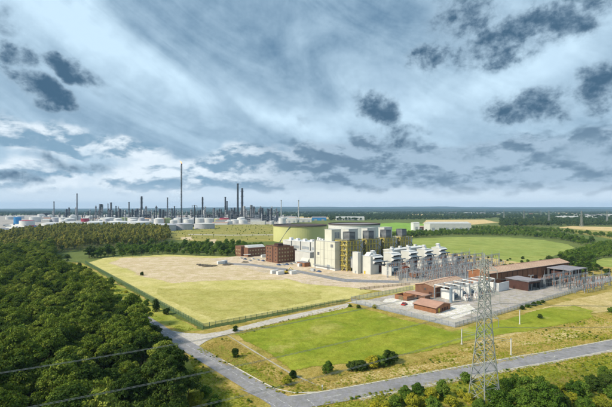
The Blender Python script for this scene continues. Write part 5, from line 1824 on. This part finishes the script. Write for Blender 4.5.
def crown_mesh(name, seed, rx, z0, z1, nclump, per, leaf, m, cfrac=(0.26, 0.42), top=0.5, flat=0.75):
    rs = np.random.RandomState(seed)
    cen, nor, tin, siz = [], [], [], []
    zc, rz = (z0 + z1) / 2, (z1 - z0) / 2
    for k in range(nclump):
        d = rs.normal(size=3)
        d /= np.linalg.norm(d)
        if d[2] < -0.3 and rs.rand() < 0.6:
            d[2] = -d[2]
        rad = rs.rand() ** 0.45
        cr = rx * rs.uniform(*cfrac)
        c = np.array([d[0] * (rx - cr * 0.7) * rad, d[1] * (rx - cr * 0.7) * rad, zc + d[2] * (rz - cr * 0.6) * rad])
        c[2] += top * (1 - math.hypot(c[0], c[1]) / rx) * rz * 0.3
        q = rs.normal(size=(per, 3))
        q /= np.linalg.norm(q, axis=1, keepdims=True)
        lo = q[:, 2] < -0.35
        q[lo, 2] *= -rs.uniform(0.2, 1.0, size=lo.sum())
        rr_ = cr * rs.uniform(0.72, 1.08, size=(per, 1))
        p = c + q * rr_ * np.array([1, 1, flat])
        cen.append(p)
        nor.append(q * 1.0 + rs.normal(size=(per, 3)) * 0.55 + np.array([0, 0, 0.35]))
        ct = rs.uniform(0.1, 0.9)
        tin.append(np.clip(ct + rs.normal(size=per) * 0.22, 0, 1))
        siz.append(leaf * rs.uniform(0.65, 1.45, size=per))
    return quads_mesh(name, np.concatenate(cen), np.concatenate(nor), np.concatenate(siz), np.concatenate(tin), m)


def trunk_mesh(name, seed, h, r0, crown_r, z_first, m, limbs=6):
    rs = random.Random(seed)
    mb = MB()
    p = Vector((0, 0, -0.2))
    for i in range(4):
        q = Vector((rs.uniform(-0.2, 0.2) * i, rs.uniform(-0.2, 0.2) * i, h * 0.82 * (i + 1) / 4))
        mb.cyl(p, q, r0 * (1 - i * 0.22), r0 * (1 - (i + 1) * 0.22), 7)
        p = q
    for i in range(limbs):
        a = i * 2.4 + rs.uniform(-0.4, 0.4)
        zb = z_first + (h * 0.75 - z_first) * i / limbs
        e = Vector((math.cos(a) * crown_r * 0.7, math.sin(a) * crown_r * 0.7, zb + crown_r * 0.55))
        mb.cyl((0, 0, zb), e, r0 * 0.42, r0 * 0.1, 5)
    me = mb.mesh(name)
    me.materials.append(m)
    return me


class Kind:
    """one kind of tree: a handful of crown and trunk meshes shared by all its trees"""
    def __init__(s, name, leaf, bark, n, H, rx, z0, nclump, per, leafsz, seed, cfrac=(0.26, 0.42), top=0.5, flat=0.75, r0=0.22, limbs=6):
        s.name, s.n = name, n
        s.pair = []
        for i in range(n):
            rs = random.Random(seed + i)
            h, r = H * rs.uniform(0.9, 1.1), rx * rs.uniform(0.88, 1.12)
            s.pair.append((crown_mesh('crown', seed * 31 + i, r, z0, h, nclump, per, leafsz, MATS[leaf], cfrac, top, flat),
                           trunk_mesh('trunk', seed + i, h, r0, r, z0, MATS[bark], limbs)))

    def plant(s, x, y, sc, label, group, name=None, cat='tree', parts=('crown', 'trunk'), sz=1.0, z=0.0, rnd=random):
        c, t_ = rnd.choice(s.pair)
        r = link(name or s.name, None)
        r.empty_display_size = 0.5
        r.location = (x, y, z)
        r.rotation_euler = (0, 0, rnd.uniform(0, 6.28))
        r.scale = (sc, sc, sc * sz)
        tag(r, label, cat, group)
        link(parts[0], c, r)
        link(parts[1], t_, r)
        return r

    def joined(s, i):
        """crown and trunk in one mesh, for the far mass of a wood"""
        c, t_ = s.pair[i]
        bm = bmesh.new()
        bm.from_mesh(c)
        k = len(bm.faces)
        bm.from_mesh(t_)
        bm.faces.ensure_lookup_table()
        for f in bm.faces[k:]:
            f.material_index = 1
        me = bpy.data.meshes.new('tree_mass')
        bm.to_mesh(me)
        bm.free()
        me.materials.append(c.materials[0])
        me.materials.append(t_.materials[0])
        return me


oak = Kind('broadleaf_tree', 'leaf_oak', 'bark', 8, 10.5, 4.6, 2.0, 70, 115, 0.33, 100, (0.15, 0.32), 0.6, 0.7)
doak = Kind('broadleaf_tree', 'leaf_dark', 'bark', 5, 9.5, 4.4, 1.6, 70, 115, 0.33, 150, (0.15, 0.32), 0.6, 0.7)
willow = Kind('willow_tree', 'leaf_willow', 'pale_bark', 5, 13.0, 3.3, 2.8, 26, 34, 0.85, 200, (0.28, 0.42), 0.8, 1.5, 0.2)
ash = Kind('green_tree', 'leaf_green', 'bark', 5, 8.0, 3.6, 0.2, 28, 60, 0.52, 300)
dark = Kind('dark_tree', 'leaf_dark', 'bark', 3, 9.0, 3.9, 0.1, 28, 60, 0.5, 400)
farw = Kind('wood_tree', 'leaf_far', 'bark', 4, 10.0, 5.0, 0.8, 16, 22, 1.5, 500, (0.32, 0.5))
SHP = ('foliage', 'stem')
sh_green = Kind('bush', 'leaf_green', 'bark', 4, 2.1, 1.15, -0.7, 36, 90, 0.15, 600, (0.28, 0.46), 0.4, 0.85, 0.07, 5)
sh_dark = Kind('bush', 'leaf_dark', 'bark', 3, 2.0, 1.15, -0.7, 36, 90, 0.15, 700, (0.3, 0.48), 0.4, 0.85, 0.07, 5)
sh_lime = Kind('bush', 'leaf_lime', 'bark', 4, 1.7, 1.2, -0.6, 32, 84, 0.15, 800, (0.24, 0.42), 0.4, 0.8, 0.06, 5)


big_green = Kind('bush', 'leaf_green', 'bark', 4, 5.2, 3.0, -1.6, 74, 130, 0.25, 900, (0.17, 0.33), 0.4, 0.85, 0.14, 6)
big_dark = Kind('bush', 'leaf_dark', 'bark', 3, 5.0, 3.0, -1.6, 70, 120, 0.25, 950, (0.17, 0.33), 0.4, 0.85, 0.14, 6)
big_lime = Kind('bush', 'leaf_lime', 'bark', 3, 4.2, 3.0, -1.5, 66, 120, 0.25, 980, (0.17, 0.33), 0.4, 0.8, 0.14, 6)
BIG = {sh_green: big_green, sh_dark: big_dark, sh_lime: big_lime}


def bush(kd, x, y, r_, label, group, hf):
    if r_ > 1.9:
        return BIG[kd].plant(x, y, r_ / 3.0, label, group, 'bush', 'bush', SHP, hf)
    return kd.plant(x, y, r_ / 1.15, label, group, 'bush', 'bush', SHP, hf)


def inside(poly, x, y):
    c = False
    n = len(poly)
    for i in range(n):
        x0, y0 = poly[i]
        x1, y1 = poly[(i + 1) % n]
        if (y0 > y) != (y1 > y) and x < (x1 - x0) * (y - y0) / (y1 - y0) + x0:
            c = not c
    return c


def scatter(poly, sp, seed, jit=0.42):
    rs = random.Random(seed)
    xs, ys = [p[0] for p in poly], [p[1] for p in poly]
    o = []
    y = min(ys)
    row = 0
    while y < max(ys):
        x = min(xs) + (sp / 2 if row % 2 else 0)
        while x < max(xs):
            a, b = x + rs.uniform(-jit, jit) * sp, y + rs.uniform(-jit, jit) * sp
            if inside(poly, a, b):
                o.append((a, b))
            x += sp
        y += sp * 0.87
        row += 1
    return o


def in_view(x, y, margin=40, top=12):
    if y < 5:
        return False
    px = 306 + F * x / y
    return -margin < px < 612 + margin and HZ + F * (CH - top) / y < 407 + 25


def mass(name, pts, meshes, label, cat, smin, smax, seed, sz=(0.85, 1.2)):
    """one object for the rest of a wood or a sward: the same plants set at many points"""
    rs = random.Random(seed)
    me = bpy.data.meshes.new(name)
    me.from_pydata([(p[0], p[1], p[2] if len(p) > 2 else 0.0) for p in pts], [], [])
    for nm, ty in (('idx', 'INT'), ('yaw', 'FLOAT_VECTOR'), ('siz', 'FLOAT_VECTOR')):
        at = me.attributes.new(nm, ty, 'POINT')
        if nm == 'idx':
            at.data.foreach_set('value', [rs.randrange(len(meshes)) for _ in pts])
        elif nm == 'yaw':
            at.data.foreach_set('vector', [c for _ in pts for c in (0.0, 0.0, rs.uniform(0, 6.28))])
        else:
            f = []
            for _ in pts:
                a = rs.uniform(smin, smax)
                f += [a, a, a * rs.uniform(*sz)]
            at.data.foreach_set('vector', f)
    o = link(name, me)
    tag(o, label, cat, None, 'stuff')
    ng = bpy.data.node_groups.new(name, 'GeometryNodeTree')
    ng.interface.new_socket('Geometry', in_out='INPUT', socket_type='NodeSocketGeometry')
    ng.interface.new_socket('Geometry', in_out='OUTPUT', socket_type='NodeSocketGeometry')
    gi, go = ng.nodes.new('NodeGroupInput'), ng.nodes.new('NodeGroupOutput')
    jn = ng.nodes.new('GeometryNodeJoinGeometry')
    for m_ in meshes:
        ob = bpy.data.objects.new(name + '_source', m_)
        oi = ng.nodes.new('GeometryNodeObjectInfo')
        oi.inputs['Object'].default_value = ob
        oi.inputs['As Instance'].default_value = True
        ng.links.new(oi.outputs['Geometry'], jn.inputs[0])
    ip = ng.nodes.new('GeometryNodeInstanceOnPoints')
    ip.inputs['Pick Instance'].default_value = True

    def named(nm, ty):
        n = ng.nodes.new('GeometryNodeInputNamedAttribute')
        n.data_type = ty
        n.inputs['Name'].default_value = nm
        return n.outputs[0]
    er = ng.nodes.new('FunctionNodeEulerToRotation')
    ng.links.new(named('yaw', 'FLOAT_VECTOR'), er.inputs[0])
    ng.links.new(gi.outputs[0], ip.inputs['Points'])
    ng.links.new(jn.outputs[0], ip.inputs['Instance'])
    ng.links.new(named('idx', 'INT'), ip.inputs['Instance Index'])
    ng.links.new(er.outputs[0], ip.inputs['Rotation'])
    ng.links.new(named('siz', 'FLOAT_VECTOR'), ip.inputs['Scale'])
    ng.links.new(ip.outputs[0], go.inputs[0])
    md = o.modifiers.new('scatter', 'NODES')
    md.node_group = ng
    return o


def wood(poly, sp, kind, seed, label, group, cap, mass_name, mass_label, smin=0.85, smax=1.25, mix=None, top=12):
    pts = [p for p in scatter(poly, sp, seed) if in_view(p[0], p[1], 40, top)]
    pts.sort(key=lambda p: p[0] ** 2 + p[1] ** 2)
    rs = random.Random(seed)
    for p in pts[:cap]:
        kd = kind if not mix or rs.random() > mix[1] else mix[0]
        if kind is oak and rs.random() < (0.5 if p[1] < 112 else 0.2 if p[1] < 190 else 0.12):
            kd = doak
        kd.plant(p[0], p[1], rs.uniform(smin, smax), label, group, rnd=rs, name=kind.name)
    rest = pts[cap:]
    if rest:
        mass(mass_name, rest, [kind.joined(i) for i in range(kind.n)], mass_label, 'wood', smin, smax, seed)
    return len(pts)


# the dense wood at left
FOREST = [(-22, 60), (-26, 85), (-30, 99), (-35, 110), (-45, 124), (-53, 138), (-64, 152), (-85, 178), (-113, 211), (-163, 269), (-221, 332), (-262, 400), (-300, 452), (-430, 452), (-330, 330), (-200, 170), (-120, 90), (-100, 60)]
n1 = wood(FOREST, 6.6, oak, 11, 'broadleaf tree with rounded crown packed into the dense wood at left', 'trees of the dense left wood', 300,
          'dense_wood', 'rest of the dense dark green wood, receding at left', 0.68, 1.3, (ash, 0.12))
# yellow-green willow plantation behind it
WILLOW = gp((-40, 255), (60, 252.5), (100, 248), (150, 247), (170, 241), (168, 233), (150, 229.6), (60, 229.4), (30, 233.5), (-40, 242))
n2 = wood(WILLOW, 8.6, willow, 12, 'slim yellow-green willow in the plantation behind the dense wood', 'plantation willows', 300,
          'willow_plantation', 'rest of the yellow-green willow plantation in front of the tanks', 0.85, 1.2, (ash, 0.10))
# mixed trees along the back of the dry field
n3 = wood(gp((84, 259), (150, 256), (165, 254), (215, 257), (246, 254), (262, 248), (240, 245), (210, 246), (165, 246), (110, 250)), 8.2, ash, 13,
          'leafy green tree in the hedge belt behind the dry field', 'hedge belt trees', 110, 'hedge_belt', 'rest of the green hedge belt behind the dry field', 0.35, 1.15, (dark, 0.25))
for i, (px, py, s_, lb) in enumerate(((89, 258.2, 1.35, 'big round dark tree, left one of the pair at the far fence corner'), (95, 257.5, 1.2, 'big round dark tree, right one of the pair at the far fence corner'), (196, 252, 1.35, 'tallest bushy green tree behind the bare earth'), (256, 250, 1.2, 'rounded green tree behind the lower brick building'), (67, 262.5, 0.9, 'dark tree at the top end of the grass strip'))):
    x, y = G(px, py)
    (dark if 'dark' in lb else ash).plant(x, y, s_, lb, None)
# belts and woods at right
n4 = wood(gp((384, 242.5), (400, 240.5), (420, 237.2), (460, 235.2), (520, 236), (562, 240), (580, 246), (598, 243), (560, 235), (505, 231.5), (430, 232.5), (396, 234.5)), 9.5, ash, 14,
          'green tree in the belt behind the curved green field', 'trees behind the curved field', 90, 'tree_belt', 'rest of the tree belt behind the curved green field', 0.6, 1.05, (dark, 0.3))
n5 = wood(gp((540, 266.5), (556, 274), (586, 279), (600, 270), (588, 262), (612, 256), (640, 256), (640, 247), (602, 243.5), (586, 248), (570, 254.5), (552, 260)), 6.8, ash, 15,
          'dark green tree in the thick wood at the right edge', 'trees of the right wood', 90, 'right_wood', 'rest of the thick wood at the right edge', 0.45, 0.85, (dark, 0.5))
n6 = wood(gp((470, 229.5), (520, 231), (560, 232.5), (612, 238.5), (640, 241), (640, 238), (612, 236.5), (560, 230.6), (520, 228.4), (476, 228)), 11, ash, 16,
          'tree in the far hedge line beyond the right belt', 'far hedge line trees', 0, 'far_hedge', 'rest of the far hedge line', 0.6, 1.0, (dark, 0.5))
n7 = wood(gp((500, 227), (560, 226.2), (612, 226), (640, 226), (640, 219.5), (560, 219.5), (500, 220.5)), 17, farw, 17,
          'dark tree in the distant wood below the town', 'distant wood trees', 0, 'distant_wood', 'dark distant wood below the far town', 0.8, 1.4)
n8 = wood(gp((330, 221), (395, 220.2), (480, 219.5), (500, 217.2), (330, 217)), 26, farw, 18,
          'dark tree in the long distant tree line behind the tanks', 'distant tree line', 0, 'distant_tree_line', 'long dark distant tree line behind the tanks', 0.9, 1.5)
# hedges and copses over the far plain
rs = random.Random(77)
pts = []
for k_ in range(300):
    d = 1900 + 5800 * rs.random() ** 1.15
    x0 = rs.uniform(-0.86, 0.86) * d
    if d < 2600 and -0.8 < x0 / d < -0.05:
        continue
    ang = rs.choice((rs.uniform(-0.25, 0.25), rs.uniform(-0.25, 0.25), rs.uniform(1.2, 1.9)))
    L = rs.uniform(150, 900)
    if rs.random() < 0.30:
        for q in range(int(L / 9)):
            pts.append((x0 + rs.gauss(0, L * 0.35), d + rs.gauss(0, L * 0.10)))
    else:
        for q in range(int(L / 14)):
            s_ = rs.uniform(-0.5, 0.5) * L
            pts.append((x0 + math.cos(ang) * s_ + rs.uniform(-6, 6), d + math.sin(ang) * s_ + rs.uniform(-6, 6)))
pts = [p for p in pts if 1850 < p[1] < 8000]
mass('far_hedgerows', pts, [farw.joined(i) for i in range(farw.n)], 'hedgerows and copses scattered over the plain to the horizon', 'hedgerows', 0.9, 1.7, 5)
# scrub on the bank below the tanks
pts = [p for p in scatter(gp((150, 239), (205, 243), (290, 240), (300, 228), (262, 224), (200, 227.5), (150, 232)), 13, 31) if rs.random() < 0.28]
mass('bank_scrub', pts, [ash.joined(i) for i in range(3)] + [willow.joined(0)], 'low scrub dotted over the grass bank below the refinery', 'scrub', 0.12, 0.35, 6)

# ------------------------------------------------------------------ single bushes
BUSH = [  # px, base py, radius m, height factor, kind, label
    (235.5, 357.5, 1.5, 1.35, sh_dark, 'dark upright bush on the rough verge left of the lawn'),
    (235.5, 331.5, 1.3, 1.0, sh_dark, 'small dark bush at the track beside the lawn corner'),
    (287, 385, 1.8, 0.9, sh_lime, 'olive bush on the verge near the road junction'),
    (293, 378.5, 1.3, 1.0, sh_dark, 'small dark bush at the lower lawn corner'),
    (328, 374, 2.0, 1.0, sh_green, 'green bush alone on the lower rim of the lawn'),
    (352, 370.5, 2.2, 0.85, sh_dark, 'low dark bush at the left end of the lawn rim clump'),
    (361, 369.5, 2.4, 0.85, sh_dark, 'dark bush in the middle of the lawn rim clump'),
    (372, 367.5, 2.9, 0.85, sh_lime, 'yellow-green bush in the lawn rim clump'),
    (381, 366, 2.4, 0.8, sh_green, 'mid green bush right of the yellow-green one on the lawn rim'),
    (390.5, 363, 2.9, 0.9, sh_dark, 'dense very dark bush at the right end of the lawn rim clump'),
    (466.5, 382.5, 1.7, 1.1, sh_green, 'round green bush at the road edge left of the pylon'),
    (540, 318.5, 1.2, 0.9, sh_dark, 'dark bush alone on the tan grass at right'),
    (611, 313, 1.7, 1.0, sh_green, 'green bush at the right edge above the road'),
    (350, 307, 1.1, 0.8, sh_green, 'small green bush at the left end of the grey fence'),
    (358.5, 308.5, 1.3, 0.75, sh_dark, 'small dark bush second along the grey fence'),
    (375, 308.5, 1.5, 0.9, sh_lime, 'small yellow-green bush third along the grey fence'),
    (522, 309.5, 1.4, 0.8, sh_dark, 'first dark bush of the hedge along the grey fence'), (528, 307.6, 1.5, 0.8, sh_green, 'second bush of the hedge along the grey fence'),
    (533.5, 306, 1.5, 0.8, sh_dark, 'third dark bush of the hedge along the grey fence'), (538.5, 304.6, 1.4, 0.8, sh_green, 'fourth bush of the hedge along the grey fence'), (543, 303.2, 1.3, 0.8, sh_dark, 'last bush of the hedge along the grey fence'),
    (156, 311.5, 1.9, 1.7, sh_dark, 'tall dark pointed bush between dense wood and green fence'),
    (146, 306, 1.9, 1.0, sh_green, 'green bush left of the pointed dark one by the green fence'),
    (166.5, 314.5, 2.1, 1.0, sh_dark, 'round dark bush right of the pointed one by the green fence'),
    (111, 285, 2.4, 1.1, sh_green, 'grey-green bush halfway up the green fence'),
    (101, 279, 1.6, 0.9, sh_lime, 'low olive bush on the strip above the halfway bush'), (89, 273.5, 2.4, 1.1, sh_dark, 'dark bush on the upper grass strip, lower one'), (85, 271, 2.2, 1.0, sh_dark, 'dark bush on the upper grass strip, middle one'), (79.5, 268, 2.2, 1.2, sh_dark, 'dark bush on the upper grass strip, top one'),
    (126, 293, 1.4, 0.8, sh_lime, 'low olive bush by the lower middle of the green fence'),
    (142, 275.5, 1.5, 1.0, sh_dark, 'lone dark bush inside the dry field'),
    (205, 397, 1.9, 0.9, sh_green, 'green bush on the left road verge beside the dense wood'), (214, 409, 2.0, 0.9, sh_green, 'green bush at the bottom edge left of the road'), (196, 405, 2.2, 1.1, sh_lime, 'light olive bush at the bottom edge beside the dense wood'),
]
for px, py, r_, hf, kd, lb in BUSH:
    x, y = G(px, py)
    bush(kd, x, y, r_, lb, None, hf)
THICK = [(480, 411, 2.0, sh_green), (493, 402, 2.3, sh_green), (501, 413, 3.2, sh_green), (506, 399.5, 2.9, sh_green), (517, 397.5, 3.1, sh_green), (522, 412, 3.8, sh_green), (529, 403, 3.4, sh_green), (541, 399.5, 2.6, sh_green), (547, 415, 3.6, sh_green),
         (552, 396.5, 2.2, sh_green), (561, 409, 2.6, sh_dark), (562, 393, 1.7, sh_lime), (572, 402, 2.0, sh_lime), (576, 389.5, 1.7, sh_lime), (583, 396, 1.9, sh_green), (590, 386, 1.7, sh_green), (597, 391, 2.7, sh_dark), (601, 407, 2.1, sh_lime), (609, 386.5, 2.9, sh_dark), (613, 399, 2.2, sh_green), (622, 383, 3.0, sh_green), (585, 411, 2.3, sh_green), (604, 380, 2.0, sh_green), (575, 397, 2.4, sh_green), (533, 391, 1.6, sh_lime), (511, 388, 1.8, sh_green)]
TH2 = [(375, 411, 1.4, sh_lime), (385, 411, 1.7, sh_lime), (395, 407, 1.9, sh_green), (405, 402.5, 2.0, sh_green), (412, 411, 2.3, sh_lime), (418, 399.5, 2.2, sh_green), (430, 401, 2.5, sh_lime), (433, 413, 2.4, sh_green), (442, 398, 2.1, sh_green), (452, 407, 1.9, sh_lime), (461, 398, 1.3, sh_lime), (470, 402, 1.5, sh_lime), (424, 407, 1.8, sh_lime)]
for lst, where in ((THICK, 'thicket right of the pylon'), (TH2, 'scrub below the road left of the pylon')):
    cnt = {}
    for px, py, r_, kd in sorted(lst, key=lambda e: e[0]):
        x, y = G(px, py)
        nm = {sh_green: 'green', sh_dark: 'dark green', sh_lime: 'yellow-green'}[kd]
        n_ = cnt.get(nm, 0)
        cnt[nm] = n_ + 1
        od = ORD[n_] if n_ < 12 else 'last'
        bush(kd, x, y, r_, '%s bush, %s such from left in the %s' % (nm, od, where), 'bushes in the ' + where, random.uniform(0.75, 1.25))
# scrub bushes on the tan grass beyond the switchyard
rs = random.Random(3)
spots = sorted([(rs.uniform(425, 470), rs.uniform(256.5, 261.5)) for _ in range(12)] + [(rs.uniform(470, 530), rs.uniform(258, 268)) for _ in range(16)] + [(rs.uniform(575, 612), rs.uniform(268, 276)) for _ in range(8)])
for i, (px, py) in enumerate(spots):
    x, y = G(px, py)
    (sh_dark if i % 3 else sh_green).plant(x, y, rs.uniform(1.0, 2.2), 'low dark bush on the rough ground beyond the switchyard and long hall', 'bushes beyond the switchyard', 'bush', 'bush', SHP, 0.8)


# ------------------------------------------------------------------ rough grass
def tuft(seed, m, n=26, h=0.55, w=0.09, spread=0.35):
    rs_ = np.random.RandomState(seed)
    v, f, ti = [], [], []
    for i in range(n):
        a = rs_.uniform(0, 6.28)
        r0 = spread * math.sqrt(rs_.rand())
        bx_, by_ = math.cos(a) * r0, math.sin(a) * r0
        b = rs_.uniform(0, 6.28)
        l = h * rs_.uniform(0.5, 1.2)
        lean = rs_.uniform(0.1, 0.6) * l
        dx_, dy_ = math.cos(b), math.sin(b)
        k = len(v)
        v += [(bx_ - dy_ * w, by_ + dx_ * w, 0), (bx_ + dy_ * w, by_ - dx_ * w, 0), (bx_ + dx_ * lean, by_ + dy_ * lean, l)]
        f.append((k, k + 1, k + 2))
        ti.append(rs_.rand())
    me = bpy.data.meshes.new('tuft')
    me.from_pydata(v, [], f)
    at = me.attributes.new('tint', 'FLOAT', 'FACE')
    at.data.foreach_set('value', ti)
    me.materials.append(MATS[m])
    return me


V1 = gp((197, 351), (207, 344), (228, 338), (286, 375), (300, 379), (330, 376), (400, 366), (455, 350), (500, 338), (560, 326), (612, 312), (640, 308), (640, 333), (612, 339), (556, 352), (500, 363.5), (430, 374), (330, 391.5), (300, 394), (277, 393.5), (262, 386), (240, 373))
V2 = gp((312, 408), (330, 402.5), (400, 388), (470, 376), (520, 368), (612, 353), (660, 346), (660, 420), (300, 420))
V3 = gp((186, 352), (206, 368), (258, 408), (250, 420), (190, 420), (200, 385))
V4 = gp((163, 322), (200, 331), (178, 331), (120, 290), (82, 266), (72, 266), (100, 284), (130, 303))
V5 = gp((229, 334), (345, 306.5), (346, 309), (300, 319), (240, 336))
rs = random.Random(9)
pd_, pg_ = [], []
for poly, sp, dry in ((V1, 0.5, 0.62), (V2, 0.55, 0.35), (V3, 0.5, 0.30), (V4, 0.8, 0.2), (V5, 0.6, 0.6)):
    for p in scatter(poly, sp, 3):
        if not in_view(p[0], p[1], 10, 0):
            continue
        nz = mnoise.fractal(Vector((p[0] * 0.09, p[1] * 0.09, 0)), 0.9, 2.0, 4)
        if rs.random() < 0.25 - nz * 0.6:
            continue
        (pd_ if nz * 0.9 + rs.uniform(-0.25, 0.25) + dry > 0.5 else pg_).append(p)
mass('dry_grass', pd_, [tuft(i, 'blade_dry') for i in range(4)], 'tufted dry straw coloured grass on the road verges', 'grass', 0.3, 0.9, 2)
mass('green_grass', pg_, [tuft(10 + i, 'blade_green') for i in range(4)], 'tufted green and yellow weeds on the road verges', 'grass', 0.3, 0.95, 3)
pw = []
for poly, keep in ((V1, -0.02), (V2, 0.22), (V3, 0.25), (V4, 0.08), (V5, 0.0)):
    for p in scatter(poly, 0.95, 8):
        nz = mnoise.fractal(Vector((p[0] * 0.07 + 9, p[1] * 0.07, 3)), 0.9, 2.0, 4)
        if in_view(p[0], p[1], 10, 0) and rs.random() < keep + nz * 1.0:
            pw.append(p)
wm = []
for kd, i in ((sh_lime, 0), (sh_lime, 1), (sh_green, 0), (sh_lime, 2), (sh_green, 1)):
    wm.append(kd.pair[i][0])
mass('verge_weeds', pw, wm, 'low weeds and scrub scattered through the grass of the road verges', 'weeds', 0.14, 0.46, 8, (0.45, 0.9))
print('TREES', n1, n2, n3, n4, n5, n6, n7, n8, len(pts), len(pd_), len(pg_))
